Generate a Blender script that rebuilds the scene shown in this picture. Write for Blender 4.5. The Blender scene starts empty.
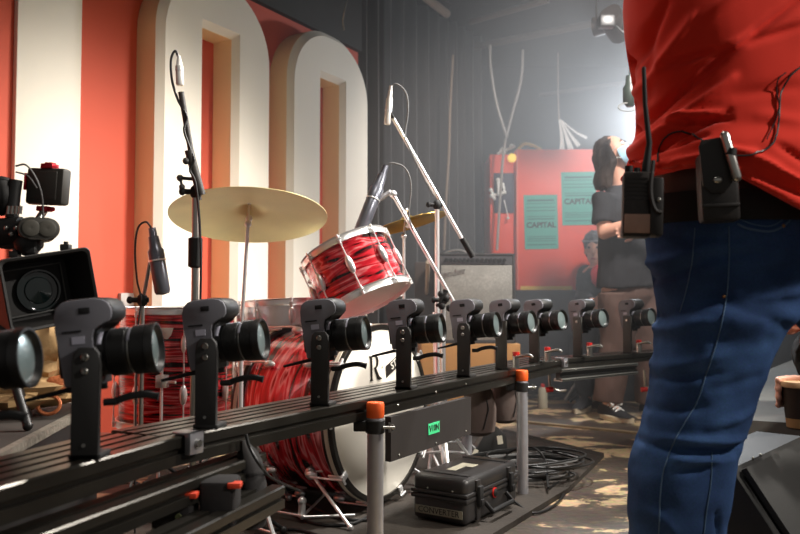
import bpy, bmesh, math, random
from mathutils import Vector as V, Matrix, noise
from mathutils.bvhtree import BVHTree
random.seed(7)
R = math.radians
SC = bpy.context.scene
COL = SC.collection
WM = {}
F = 778.0
CAMZ = 0.72
PITCH = math.atan(33 / F)

def P(px, py, D):
    """world point seen at photo pixel (px, py) whose forward distance is D"""
    u = (px - 400) / F; v = (267 - py) / F
    d = V((u, math.cos(PITCH) - v * math.sin(PITCH), math.sin(PITCH) + v * math.cos(PITCH)))
    d = d * (D / d.y)
    return V((d.x, d.y, CAMZ + d.z))

# ------------------------------------------------------------ materials
MATS = {}
def lin(c):
    return tuple((x / 12.92 if x <= .04045 else ((x + .055) / 1.055) ** 2.4) for x in c)

def mat(name, col, rough=.5, metal=0., bump=None, var=None, coat=0., sheen=0., spec=.5, emit=None, trans=0.):
    """col is sRGB 0..1; bump=(scale,strength,distance); var=(scale, amount)"""
    if name in MATS: return MATS[name]
    m = bpy.data.materials.new(name); m.use_nodes = True
    nt = m.node_tree; b = nt.nodes['Principled BSDF']
    c = lin(col)
    b.inputs['Base Color'].default_value = (*c, 1)
    b.inputs['Roughness'].default_value = rough
    b.inputs['Metallic'].default_value = metal
    b.inputs['Coat Weight'].default_value = coat
    b.inputs['Coat Roughness'].default_value = .08
    b.inputs['Sheen Weight'].default_value = sheen
    b.inputs['Specular IOR Level'].default_value = spec
    b.inputs['Transmission Weight'].default_value = trans
    if emit:
        b.inputs['Emission Color'].default_value = (*lin(emit[0]), 1)
        b.inputs['Emission Strength'].default_value = emit[1]
    tc = nt.nodes.new('ShaderNodeTexCoord')
    if bump:
        n = nt.nodes.new('ShaderNodeTexNoise'); n.inputs['Scale'].default_value = bump[0]
        n.inputs['Detail'].default_value = 4
        nt.links.new(tc.outputs['Object'], n.inputs['Vector'])
        bp = nt.nodes.new('ShaderNodeBump'); bp.inputs['Strength'].default_value = bump[1]
        bp.inputs['Distance'].default_value = bump[2] if len(bump) > 2 else .002
        nt.links.new(n.outputs['Fac'], bp.inputs['Height'])
        nt.links.new(bp.outputs['Normal'], b.inputs['Normal'])
    if var:
        n2 = nt.nodes.new('ShaderNodeTexNoise'); n2.inputs['Scale'].default_value = var[0]
        n2.inputs['Detail'].default_value = 5
        nt.links.new(tc.outputs['Object'], n2.inputs['Vector'])
        mx = nt.nodes.new('ShaderNodeMix'); mx.data_type = 'RGBA'
        k = var[1]
        mx.inputs[6].default_value = (*[x * (1 - k) for x in c], 1)
        mx.inputs[7].default_value = (*[min(1, x * (1 + k)) for x in c], 1)
        nt.links.new(n2.outputs['Fac'], mx.inputs[0])
        nt.links.new(mx.outputs[2], b.inputs['Base Color'])
    MATS[name] = m
    return m

def ramp(nt, stops):
    r = nt.nodes.new('ShaderNodeValToRGB')
    el = r.color_ramp.elements
    while len(el) < len(stops): el.new(.5)
    for e, (p, c) in zip(el, stops):
        e.position = p; e.color = (*lin(c), 1)
    return r

def pearl(name, scale, bright=1.0):
    m = bpy.data.materials.new(name); m.use_nodes = True
    nt = m.node_tree; b = nt.nodes['Principled BSDF']
    tc = nt.nodes.new('ShaderNodeTexCoord'); mp = nt.nodes.new('ShaderNodeMapping')
    mp.inputs['Scale'].default_value = scale
    n = nt.nodes.new('ShaderNodeTexNoise'); n.inputs['Scale'].default_value = 1.0
    n.inputs['Detail'].default_value = 2.5; n.inputs['Distortion'].default_value = 1.1
    nt.links.new(tc.outputs['Object'], mp.inputs['Vector']); nt.links.new(mp.outputs['Vector'], n.inputs['Vector'])
    r = ramp(nt, [(0, (.08, .01, .02)), (.40, (.13, .02, .03)), (.455, (.66, .07, .12)), (.53, (.86, .14, .20)), (.59, (.95, .55, .56)), (.66, (.62, .04, .08)), (1, (.20, .02, .03))])
    nt.links.new(n.outputs['Fac'], r.inputs['Fac']); nt.links.new(r.outputs['Color'], b.inputs['Base Color'])
    b.inputs['Roughness'].default_value = .25; b.inputs['Coat Weight'].default_value = .8; b.inputs['Coat Roughness'].default_value = .08
    b.inputs['Metallic'].default_value = .25
    MATS[name] = m
    return m

def floor_mat():
    m = bpy.data.materials.new('worn_stage_floor'); m.use_nodes = True
    nt = m.node_tree; b = nt.nodes['Principled BSDF']; L = nt.links.new
    tc = nt.nodes.new('ShaderNodeTexCoord')
    n = nt.nodes.new('ShaderNodeTexNoise'); n.inputs['Scale'].default_value = 2.6; n.inputs['Detail'].default_value = 9; n.inputs['Roughness'].default_value = .62
    n.inputs['Distortion'].default_value = .5
    mp = nt.nodes.new('ShaderNodeMapping'); mp.inputs['Scale'].default_value = (1.0, 1.5, 1); mp.inputs['Rotation'].default_value = (0, 0, R(-20))
    L(tc.outputs['Object'], mp.inputs['Vector']); L(mp.outputs['Vector'], n.inputs['Vector'])
    r = ramp(nt, [(0, (.20, .16, .13)), (.47, (.26, .21, .165)), (.52, (.34, .28, .20)), (.535, (.70, .58, .38)), (.60, (.76, .64, .42)), (1, (.5, .40, .28))])
    L(n.outputs['Fac'], r.inputs['Fac'])
    n2 = nt.nodes.new('ShaderNodeTexNoise'); n2.inputs['Scale'].default_value = 38; n2.inputs['Detail'].default_value = 6
    L(tc.outputs['Object'], n2.inputs['Vector'])
    mx = nt.nodes.new('ShaderNodeMix'); mx.data_type = 'RGBA'; mx.blend_type = 'OVERLAY'; mx.inputs[0].default_value = .7
    L(r.outputs['Color'], mx.inputs[6]); L(n2.outputs['Color'], mx.inputs[7])
    hs = nt.nodes.new('ShaderNodeHueSaturation'); hs.inputs['Saturation'].default_value = .8
    L(mx.outputs[2], hs.inputs['Color']); L(hs.outputs['Color'], b.inputs['Base Color'])
    b.inputs['Roughness'].default_value = .6
    bp = nt.nodes.new('ShaderNodeBump'); bp.inputs['Strength'].default_value = .6; bp.inputs['Distance'].default_value = .006
    L(n2.outputs['Fac'], bp.inputs['Height']); L(bp.outputs['Normal'], b.inputs['Normal'])
    return m

def denim_mat():
    m = bpy.data.materials.new('blue_denim'); m.use_nodes = True
    nt = m.node_tree; b = nt.nodes['Principled BSDF']; L = nt.links.new
    tc = nt.nodes.new('ShaderNodeTexCoord')
    n = nt.nodes.new('ShaderNodeTexNoise'); n.inputs['Scale'].default_value = 6; n.inputs['Detail'].default_value = 4
    L(tc.outputs['Object'], n.inputs['Vector'])
    w = nt.nodes.new('ShaderNodeTexNoise'); w.inputs['Scale'].default_value = 260; w.inputs['Detail'].default_value = 2
    L(tc.outputs['Object'], w.inputs['Vector'])
    r = ramp(nt, [(.25, (.07, .17, .32)), (.5, (.10, .25, .44)), (.78, (.15, .34, .56))])
    L(n.outputs['Fac'], r.inputs['Fac'])
    mx = nt.nodes.new('ShaderNodeMix'); mx.data_type = 'RGBA'; mx.blend_type = 'OVERLAY'; mx.inputs[0].default_value = .35
    L(r.outputs['Color'], mx.inputs[6]); L(w.outputs['Color'], mx.inputs[7]); 
    hs = nt.nodes.new('ShaderNodeHueSaturation'); hs.inputs['Saturation'].default_value = .86
    L(mx.outputs[2], hs.inputs['Color']); L(hs.outputs['Color'], b.inputs['Base Color'])
    b.inputs['Roughness'].default_value = .9; b.inputs['Specular IOR Level'].default_value = .1
    bp = nt.nodes.new('ShaderNodeBump'); bp.inputs['Strength'].default_value = .3; bp.inputs['Distance'].default_value = .0008
    L(w.outputs['Fac'], bp.inputs['Height']); L(bp.outputs['Normal'], b.inputs['Normal'])
    MATS['denim'] = m
    return m

def grille_mat():
    m = mat('silver_grille_cloth', (.62, .61, .58), .6, .2)
    nt = m.node_tree; b = nt.nodes['Principled BSDF']; L = nt.links.new
    tc = nt.nodes.new('ShaderNodeTexCoord')
    w = nt.nodes.new('ShaderNodeTexNoise'); w.inputs['Scale'].default_value = 120; L(tc.outputs['Object'], w.inputs['Vector'])
    w2 = nt.nodes.new('ShaderNodeTexNoise'); w2.inputs['Scale'].default_value = 7; w2.inputs['Detail'].default_value = 5; L(tc.outputs['Object'], w2.inputs['Vector'])
    ad = nt.nodes.new('ShaderNodeMath'); ad.operation = 'ADD'; L(w.outputs['Fac'], ad.inputs[0]); L(w2.outputs['Fac'], ad.inputs[1])
    r = ramp(nt, [(.0, (.48, .47, .45)), (.5, (.62, .61, .58)), (1, (.88, .87, .83))])
    mu = nt.nodes.new('ShaderNodeMath'); mu.operation = 'MULTIPLY'; mu.inputs[1].default_value = .5
    L(ad.outputs[0], mu.inputs[0]); L(mu.outputs[0], r.inputs['Fac']); L(r.outputs['Color'], b.inputs['Base Color'])
    return m

BLACK = mat('matte_black_plastic', (.09, .09, .09), .55, bump=(300, .25, .0006))
BLACKM = mat('black_anodised_metal', (.085, .083, .08), .42, 0.0, spec=.7)
POSTM = mat('black_powder_coated_plate', (.17, .17, .17), .6, bump=(180, .3, .0006))
RUB = mat('black_rubber', (.07, .07, .075), .7)
BASEP = mat('lit_tone_camera_base', (.47, .47, .50), .6, bump=(500, .3, .0004))  # lighter grey than the body: light falling on the underside put into colour
CHROME = mat('polished_chrome', (.96, .96, .96), .28, .72)
STEEL = mat('brushed_steel', (.72, .72, .70), .32, 1, bump=(60, .1, .0005))
SCAFF = mat('galvanised_pole', (.70, .70, .72), .42, .7, var=(40, .15))
GLASS = mat('dark_lens_glass', (.05, .10, .10), .10, 0, coat=1)
GLASSC = mat('pale_reflection_glass', (.58, .65, .65), .30, .55, coat=1)  # pale metallic tone stands in for bright reflections on the lens front
GLASSF = mat('bright_lens_glass', (.35, .42, .43), .12, 0, coat=1)
STICK = mat('pale_grey_sticker', (.72, .72, .78), .5)
ORANGE = mat('orange_plastic', (.95, .38, .12), .5)
REDP = mat('red_plastic', (.75, .10, .08), .4)
REDM = mat('red_anodised_clamp', (.72, .10, .16), .3, .5)
CREAM = mat('cream_painted_board', (.94, .91, .85), .75, var=(2.2, .05), bump=(20, .15, .002))
TAN = mat('shaded_edge_tan', (.94, .83, .65), .75, var=(3, .06))  # tan puts the dimmer light on the numeral sides into colour
REDW = mat('red_painted_wall', (.82, .34, .24), .7, var=(2, .08), bump=(15, .15, .002))
DARKW = mat('charcoal_painted_wall', (.22, .21, .20), .85, var=(3, .15), bump=(12, .3, .004))
CEIL = mat('dark_painted_ceiling', (.17, .15, .13), .9, var=(2, .2), bump=(8, .5, .01))
DRAPE = mat('black_wool_drape', (.21, .195, .185), .95, sheen=.3)
BRASS = mat('dull_bronze_cymbal', (.93, .89, .64), .5, .25, var=(9, .12), bump=(90, .1, .0006))
GOLD = mat('bright_brass_cymbal', (.80, .68, .35), .3, .9)
HEAD = mat('coated_drum_head', (.94, .92, .87), .55)
HOOPW = mat('black_wood_hoop', (.10, .09, .08), .35, coat=.3)
HOOPC = mat('cream_hoop_inlay', (.80, .77, .70), .4)
SHELL = pearl('red_pearl_tom', (5, 5, 34))
SHELLF = pearl('red_pearl_floor_tom', (3.5, 3.5, 62))
SHELLB = pearl('red_pearl_bass', (4, 4, 26))
DENIM = denim_mat()
SHIRT = mat('red_cotton_jersey', (.85, .18, .10), .85, bump=(260, .2, .0006), var=(5, .08), sheen=.1, spec=.25)
LEATH = mat('black_leather', (.11, .095, .085), .5, bump=(220, .4, .0008))
BROWNL = mat('brown_leather', (.22, .14, .09), .55, bump=(150, .3, .0008))
SKIN = mat('skin', (.86, .64, .54), .55, var=(12, .05))
THREAD = mat('pale_denim_thread', (.27, .38, .50), .8)
CASE = mat('black_case_plastic', (.17, .165, .165), .38, bump=(350, .35, .0006))
LABELW = mat('off_white_label', (.82, .80, .72), .7)
LABELG = mat('grey_label', (.55, .54, .47), .7)
GREENT = mat('bright_green_tape', (.30, .92, .62), .6)
INK = mat('black_ink', (.05, .05, .05), .7)
TEAL = mat('teal_poster_paper', (.26, .62, .56), .7)
TEALD = mat('dark_teal_ink', (.10, .36, .34), .7)
WOOD = mat('varnished_amber_wood', (.80, .58, .32), .5, var=(6, .15))
SAND = mat('grey_brown_canvas', (.32, .27, .25), .9, bump=(35, .5, .004), var=(8, .12))
SANDB = mat('black_canvas', (.10, .09, .09), .9, bump=(60, .4, .002))
TEE = mat('charcoal_tshirt_cotton', (.14, .14, .155), .9, bump=(30, .3, .003))
TROU = mat('brown_work_trousers', (.38, .29, .255), .85, bump=(25, .4, .004), var=(5, .1))
HAIR = mat('dark_brown_hair', (.20, .14, .10), .55, bump=(120, .8, .004))
MASKM = mat('pale_blue_surgical_mask', (.60, .76, .84), .8, bump=(60, .2, .001))
CLOTHB = mat('black_cloth', (.09, .085, .085), .9, bump=(30, .4, .003))
CABLE = mat('black_cable', (.10, .10, .10), .45)
GCABLE = mat('grey_cable', (.42, .42, .42), .5)
WHITE = mat('white_plastic', (.9, .9, .88), .4)
SILV = mat('silver_microphone', (.90, .90, .88), .35, .15)
MICD = mat('dark_steel_microphone', (.42, .43, .47), .28, .5)
TANCL = mat('tan_canvas_bag', (.62, .50, .34), .9, bump=(12, .8, .01), var=(9, .25))
COPPER = mat('copper_mesh', (.72, .42, .26), .5, .3, bump=(160, 1, .003))
REDBOX = mat('red_lacquered_panel', (.93, .27, .14), .5, var=(2, .05))
RECESS = mat('dark_blue_panel', (.20, .20, .28), .6)
YELLOW = mat('amber_plastic', (.92, .74, .28), .5)
CONC = mat('worn_grey_surface', (.42, .42, .40), .8, var=(12, .25), bump=(30, .3, .002))
SOLE = mat('cream_rubber_sole', (.86, .81, .70), .6)
LACE = mat('white_lace', (.92, .92, .90), .8)
PIPE = mat('painted_ceiling_pipe', (.42, .37, .32), .6)
PALE = mat('pale_webbing', (.66, .62, .58), .8)
WEDGE = mat('black_wedge_paint', (.10, .098, .095), .6, bump=(160, .5, .0012))
GRIL = mat('black_speaker_grille', (.13, .13, .125), .6, bump=(420, .7, .0015))

# ------------------------------------------------------------ mesh builder
class MB:
    def __init__(s): s.bm = bmesh.new()
    def _add(s, verts, faces, mi=0):
        vs = [s.bm.verts.new(v) for v in verts]
        for f in faces:
            try:
                fa = s.bm.faces.new([vs[i] for i in f]); fa.material_index = mi; fa.smooth = True
            except ValueError: pass
        return vs
    def box(s, lo, hi, M=None, bevel=0, mi=0, seg=2):
        x0, y0, z0 = lo; x1, y1, z1 = hi
        c = [V((x, y, z)) for x in (x0, x1) for y in (y0, y1) for z in (z0, z1)]
        if M: c = [M @ v for v in c]
        vs = s._add(c, [(0, 1, 3, 2), (4, 6, 7, 5), (0, 4, 5, 1), (2, 3, 7, 6), (0, 2, 6, 4), (1, 5, 7, 3)], mi)
        if bevel:
            es = list({e for v in vs for e in v.link_edges})
            bmesh.ops.bevel(s.bm, geom=es, offset=bevel, segments=seg, affect='EDGES', profile=.5)
        return s
    def loft(s, rings, cap=True, mi=0, closed=True):
        n = len(rings[0]); vs = []
        for r in rings: vs += [s.bm.verts.new(v) for v in r]
        for k in range(len(rings) - 1):
            for i in range(n if closed else n - 1):
                j = (i + 1) % n
                fa = s.bm.faces.new((vs[k*n+i], vs[k*n+j], vs[(k+1)*n+j], vs[(k+1)*n+i])); fa.smooth = True; fa.material_index = mi
        if cap and closed:
            for fs in (list(reversed(vs[:n])), vs[-n:]):
                fa = s.bm.faces.new(fs); fa.material_index = mi
        return s
    def tube(s, pts, r, seg=10, cap=True, mi=0, flat=1.0, round_end=False):
        pts = [V(p) for p in pts]
        rr = list(r) if isinstance(r, (list, tuple)) else [r] * len(pts)
        if round_end:
            d0 = (pts[0] - pts[1]).normalized(); d1 = (pts[-1] - pts[-2]).normalized()
            np_, nr = [], []
            for a in (90, 60, 30): np_.append(pts[0] + d0 * rr[0] * math.sin(R(a))); nr.append(max(1e-4, rr[0] * math.cos(R(a))))
            np_ += pts; nr += rr
            for a in (30, 60, 90): np_.append(pts[-1] + d1 * rr[-1] * math.sin(R(a))); nr.append(max(1e-4, rr[-1] * math.cos(R(a))))
            pts, rr = np_, nr
        rings = []; up = None
        for i, p in enumerate(pts):
            a = pts[max(0, i-1)]; b = pts[min(len(pts)-1, i+1)]
            t = (b - a).normalized() if (b - a).length > 1e-9 else V((0, 0, 1))
            if up is None:
                up = V((0, 0, 1)) if abs(t.z) < .9 else V((1, 0, 0))
            x = (up - t * up.dot(t))
            x = x.normalized() if x.length > 1e-6 else t.orthogonal().normalized()
            up = x; y = t.cross(x)
            rings.append([p + (x * math.cos(2*math.pi*k/seg) + y * math.sin(2*math.pi*k/seg) * flat) * rr[i] for k in range(seg)])
        return s.loft(rings, cap, mi)
    def cyl(s, a, b, r, seg=20, mi=0, r2=None):
        return s.tube([a, b], [r, r if r2 is None else r2], seg, True, mi)
    def lathe(s, prof, M=None, seg=32, mi=0, cap=False):
        """prof: list of (radius, z) about local z"""
        M = M or Matrix()
        rings = [[M @ V((max(r, 1e-4) * math.cos(2*math.pi*k/seg), max(r, 1e-4) * math.sin(2*math.pi*k/seg), z)) for k in range(seg)] for r, z in prof]
        return s.loft(rings, cap, mi)
    def prism(s, poly, lo, hi, M=None, bevel=0, mi=0):
        """poly in local x,z extruded along y from lo to hi"""
        M = M or Matrix(); n = len(poly)
        a = [s.bm.verts.new(M @ V((x, lo, z))) for x, z in poly]; b = [s.bm.verts.new(M @ V((x, hi, z))) for x, z in poly]
        fs = [s.bm.faces.new(a), s.bm.faces.new(list(reversed(b)))]
        for i in range(n): fs.append(s.bm.faces.new((a[(i+1) % n], a[i], b[i], b[(i+1) % n])))
        for f in fs: f.material_index = mi; f.smooth = True
        if bevel:
            es = [e for f in fs[:2] for e in f.edges]
            bmesh.ops.bevel(s.bm, geom=list(set(es)), offset=bevel, segments=2, affect='EDGES', profile=.5)
        return s
    def ball(s, c, r, seg=16, M=None, mi=0):
        rx, ry, rz = r if isinstance(r, (tuple, list)) else (r, r, r)
        T = (M or Matrix.Translation(V(c)))
        if M: T = Matrix.Translation(V(c)) @ M
        rings = []
        nr = max(6, seg // 2)
        for i in range(nr + 1):
            a = math.pi * i / nr; q = max(math.sin(a), 1e-3)
            rings.append([T @ V((rx*q*math.cos(2*math.pi*k/seg), ry*q*math.sin(2*math.pi*k/seg), -rz*math.cos(a))) for k in range(seg)])
        return s.loft(rings, True, mi)
    def mesh(s, name, mats):
        bmesh.ops.recalc_face_normals(s.bm, faces=s.bm.faces)
        me = bpy.data.meshes.new(name); s.bm.to_mesh(me); s.bm.free()
        for m in (mats if isinstance(mats, (list, tuple)) else [mats]): me.materials.append(m)
        try: me.set_sharp_from_angle(angle=R(38))
        except Exception: pass
        return me

def attach(o, parent, world):
    if parent is not None:
        o.parent = parent
        if world:
            o.matrix_parent_inverse = WM[parent].inverted(); WM[o] = Matrix()
        else: WM[o] = WM[parent].copy()
    else: WM[o] = Matrix()

def obj(name, mb, mats, parent=None, world=True, label=None, kind=None):
    me = mb.mesh(name, mats) if isinstance(mb, MB) else mb
    if not isinstance(mb, MB) and not isinstance(mats, list):
        me.materials.clear()
        me.materials.append(mats)
    o = bpy.data.objects.new(name, me); COL.objects.link(o)
    attach(o, parent, world)
    if label: o['label'] = label
    if kind: o['kind'] = kind
    return o

def tag(o, label, cat, group=None, kind=None):
    o['label'] = label; o['category'] = cat
    if group: o['group'] = group
    if kind: o['kind'] = kind
    return o

def thing(name, label, cat, loc=(0, 0, 0), rz=0, group=None, M=None):
    o = bpy.data.objects.new(name, None); COL.objects.link(o); o.empty_display_size = .05
    m = M if M is not None else Matrix.Translation(V(loc)) @ Matrix.Rotation(rz, 4, 'Z')
    o.matrix_world = m
    l, q, s_ = m.decompose(); o.location = l; o.rotation_euler = q.to_euler(); 
    WM[o] = m.copy()
    return tag(o, label, cat, group)

def dup(root, M, label, group=None):
    r = root.copy(); COL.objects.link(r)
    l, q, s_ = M.decompose(); r.location = l; r.rotation_euler = q.to_euler(); WM[r] = M.copy()
    r['label'] = label
    if group: r['group'] = group
    for ch in list(root.children):
        c = ch.copy(); COL.objects.link(c); c.parent = r
        for g in list(ch.children):
            d = g.copy(); COL.objects.link(d); d.parent = c
    return r

def struct(name, mb, mats):
    return obj(name, mb, mats, kind='structure')

def frame(o, z, xhint=(1, 0, 0)):
    """matrix with local z along given vector"""
    z = V(z).normalized(); x = V(xhint); x = (x - z * x.dot(z)).normalized(); y = z.cross(x)
    M = Matrix.Identity(4)
    for i in range(3): M[i][0] = x[i]; M[i][1] = y[i]; M[i][2] = z[i]; M[i][3] = o[i]
    return M

def spline(pts, n=8):
    """Catmull-Rom through points"""
    pts = [V(p) for p in pts]; out = []
    q = [pts[0] * 2 - pts[1]] + pts + [pts[-1] * 2 - pts[-2]]
    for i in range(1, len(q) - 2):
        for k in range(n):
            t = k / n; a, b, c, d = q[i-1], q[i], q[i+1], q[i+2]
            out.append(.5 * ((2*b) + (c-a)*t + (2*a-5*b+4*c-d)*t*t + (3*b-a-3*c+d)*t**3))
    out.append(pts[-1]); return out

def text_mesh(s, size, extrude=.0005, bold=0):
    cu = bpy.data.curves.new('lettering', 'FONT'); cu.body = s; cu.size = size; cu.extrude = extrude; cu.align_x = 'CENTER'; cu.align_y = 'CENTER'; cu.offset = bold
    cu.resolution_u = 3
    o = bpy.data.objects.new('lettering', cu); COL.objects.link(o)
    dg = bpy.context.evaluated_depsgraph_get(); me = bpy.data.meshes.new_from_object(o.evaluated_get(dg))
    bpy.data.objects.remove(o); bpy.data.curves.remove(cu)
    return me

def lettering(s, size, M, m, parent, extrude=.0005, bold=0, label=None, name='lettering'):
    me = text_mesh(s, size, extrude, bold); me.transform(M)
    return obj(name, me, m, parent, label=label)

def fuse(mb, voxel, smooth=6, fac=.5):
    me = mb.mesh('fused', BLACK)
    o = bpy.data.objects.new('fused', me); COL.objects.link(o)
    md = o.modifiers.new('r', 'REMESH'); md.mode = 'VOXEL'; md.voxel_size = voxel; md.use_smooth_shade = True
    if smooth:
        s_ = o.modifiers.new('s', 'SMOOTH'); s_.iterations = smooth; s_.factor = fac
    dg = bpy.context.evaluated_depsgraph_get()
    out = bpy.data.meshes.new_from_object(o.evaluated_get(dg))
    bpy.data.objects.remove(o); bpy.data.meshes.remove(me)
    for p in out.polygons: p.use_smooth = True
    return out

# ------------------------------------------------------------ the room
WO = V((-1.048, 3.355, 0)); WD = V((.515, .857, 0)).normalized(); WN = V((.857, -.515, 0)).normalized()
def WP(s, off, z): return WO + WD * s + WN * off + V((0, 0, z))
WALLM = Matrix.Identity(4)
for i in range(3): WALLM[i][0] = WD[i]; WALLM[i][1] = -WN[i]; WALLM[i][3] = WO[i]   # local x along wall, local y into wall, z up

m = MB(); m.box((-5, -2, -.1), (5, 8, 0)); struct('floor', m, floor_mat())
m = MB(); m.box((-3.2, -.6, 2.9), (4, 7.4, 3.0)); struct('ceiling', m, CEIL)
m = MB(); m.box((-3.4, .15, 0), (1.76, .25, 2.31), WALLM); struct('wall_left', m, REDW)
m = MB(); m.box((-3.4, .12, 2.312), (1.76, .25, 2.9), WALLM); struct('wall_left_upper', m, DARKW)
m = MB(); m.box((-1.2, 7.2, 0), (4, 7.3, 2.9)); struct('wall_back', m, DARKW)
m = MB(); m.box((3.6, 1.0, 0), (3.7, 7.3, 2.9)); struct('wall_right', m, DARKW)
m = MB(); m.box((-2.2, 7.1, 0), (-1.2, 7.3, 2.9)); struct('trim_1', m, DARKW)
# floor boards seams (raised worn battens)
m = MB(); 
a = P(470, 418, 1); 
def G(px, py, z=0):   # point on horizontal plane z
    u = (px - 400) / F; v = (267 - py) / F
    d = V((u, math.cos(PITCH) - v * math.sin(PITCH), math.sin(PITCH) + v * math.cos(PITCH)))
    t = (z - CAMZ) / d.z
    return V((d.x * t, d.y * t, z))
def slab(poly, z0, z1, m=None):
    m = m or MB(); n = len(poly)
    a = [m.bm.verts.new((p[0], p[1], z0)) for p in poly]; b = [m.bm.verts.new((p[0], p[1], z1)) for p in poly]
    m.bm.faces.new(list(reversed(a))); m.bm.faces.new(b)
    for i in range(n): m.bm.faces.new((a[i], a[(i+1) % n], b[(i+1) % n], b[i]))
    return m
p1 = G(500, 421); p2 = G(660, 437); dd = (p2 - p1).normalized(); nn = V((-dd.y, dd.x, 0))
p1 = p1 - dd * 1.5; p2 = p2 + dd * 3
m = slab([p1, p2, p2 + nn * .035, p1 + nn * .035], 0.0005, .012); struct('trim_2', m, mat('worn_timber_edge', (.50, .43, .32), .7, var=(14, .35), bump=(30, .4, .003)))
# black drum riser mat with its corner by the cable coil
c1 = G(604, 453, .02)
poly = [G(568, 488, .02), c1, G(505, 429, .02), V((-.35, 4.1, 0)), V((-1.0, 3.2, 0)), V((-.9, 1.9, 0)), V((-.1, 1.75, 0))]
m = slab(poly, 0.001, .02)
tag(obj('floor_mat', m, mat('black_worn_stage_mat', (.20, .175, .15), .75, var=(9, .6), bump=(60, .5, .003))), 'dark worn sheet laid on the stage floor under the drum kit', 'mat')
MZ = .02

# cream letters on the wall
def letter_zero(s0, s1, ztop, label):
    w = s1 - s0; cx = (s0 + s1) / 2; z0 = .12; r = .34; bev = .03
    t = thing('wall_numeral', label, 'wall numeral', WP(cx, -.15, z0), 0, 'big cream noughts on the red wall')
    def outer(sh):
        pts = []; a = w / 2 - sh; rr = r - sh * .5
        for (qx, qz, a0) in ((a - rr, ztop - sh - rr, 0), (-a + rr, ztop - sh - rr, 90), (-a + rr, z0 + sh + rr, 180), (a - rr, z0 + sh + rr, 270)):
            for k in range(13):
                an = R(a0 + 90 * k / 12); pts.append((cx + qx + rr * math.cos(an), qz + rr * math.sin(an)))
        return pts
    hw = .098; hz0 = .5; hz1 = ztop - .27
    def inner(sh):
        N = 52; pts = []
        a = hw + sh; lo = hz0 - sh; hi = hz1 + sh; 
        quad = [((a, lo + (hi - lo) * .5), (a, hi)), ((a, hi), (-a, hi)), ((-a, hi), (-a, lo)), ((-a, lo), (a, lo)), ]
        # 52 points matched to the outer by angle class
        def seg(p, q, n, last=False): return [(p[0] + (q[0]-p[0]) * k / n, p[1] + (q[1]-p[1]) * k / n) for k in range(n)]
        c = [(a, hi), (-a, hi), (-a, lo), (a, lo)]
        out = []
        for i, (x, z) in enumerate(c):
            out += [(x, z)] * 13
        return [(cx + x, z) for x, z in out]
    def ring(pts, y): return [WALLM @ V((x, y, z)) for x, z in pts]
    bm = MB(); B = bm.bm
    def strip(ra, rb, mi):
        va = [B.verts.new(p) for p in ra]; vb = [B.verts.new(p) for p in rb]; n = len(ra)
        for i in range(n):
            j = (i + 1) % n
            try:
                f = B.faces.new((va[i], va[j], vb[j], vb[i])); f.material_index = mi; f.smooth = True
            except ValueError: pass
    o0, o1 = outer(0), outer(bev)
    strip(ring(o0, .1495), ring(o0, bev), 1); strip(ring(o0, bev), ring(o1, 0), 0)
    strip(ring(o1, 0), ring(inner(bev), 0), 0); strip(ring(inner(bev), 0), ring(inner(0), bev), 0); strip(ring(inner(0), bev), ring(inner(0), .1495), 1)
    bmesh.ops.remove_doubles(B, verts=B.verts, dist=1e-5)
    me = bm.mesh('board', [CREAM, TAN])
    obj('board', me, [CREAM, TAN], t)
    return t
letter_zero(0, .753, 2.27, 'huge cream nought on the red wall, the nearer one behind the large cymbal')
letter_zero(.90, 1.674, 2.26, 'huge cream nought on the red wall, the farther one beside the black drape')
bw = MB(); 
# the numeral one : a flat cream board, thin
s_of = lambda px: (lambda D: (D - WO.y + .15 * .515 * -1 + 0) / .857)(3.2407 / (.601 - (px - 400) / F))
def sback(px):
    u = (px - 400) / F; D = 3.2407 / (.601 - u); X = u * D
    return (V((X, D, 0)) - WO).dot(WD)
bw.box((sback(18) - .04, .125, .0), (sback(82) - .04, .1495, 2.3), WALLM, bevel=.003)
tag(obj('wall_numeral', bw, CREAM), 'flat cream upright board on the red wall, behind the film camera', 'wall numeral')
tb = MB(); tb.box((sback(118), .13, .62), (sback(131), .1495, .75), WALLM, bevel=.002)
tag(obj('wall_socket', tb, mat('grey_socket_plastic', (.7, .68, .66), .5)), 'small pale grey socket plate low on the red wall beside floor tom', 'socket')

# black drape
def drape(name, a, b, z0, z1, label, amp=.035, wl=.14):
    a = V(a); b = V(b); L_ = (b - a).length; d = (b - a).normalized(); n = V((-d.y, d.x, 0))
    N = int(L_ / .018); rows = 6; mb = MB(); g = []
    for j in range(rows + 1):
        z = z0 + (z1 - z0) * j / rows
        row = []
        for i in range(N + 1):
            s_ = L_ * i / N
            w = amp * math.sin(2*math.pi*s_/wl + 1.2*math.sin(s_*5)) * (1 - .25 * j / rows) + .01*noise.noise(V((s_*3, j*.5, 0)))
            row.append(mb.bm.verts.new(a + d * s_ + n * w + V((0, 0, z))))
        g.append(row)
    for j in range(rows):
        for i in range(N):
            f = mb.bm.faces.new((g[j][i], g[j][i+1], g[j+1][i+1], g[j+1][i])); f.smooth = True
    me = mb.mesh(name, DRAPE)
    o = obj(name, me, DRAPE); sm = o.modifiers.new('thickness', 'SOLIDIFY'); sm.thickness = .006
    return tag(o, label, 'drape')
drape('stage_drape', (-.30, 4.98, 0), (.645, 6.3, 0), .0, 2.88, 'black pleated drape hanging from ceiling to floor behind the microphones')

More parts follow.
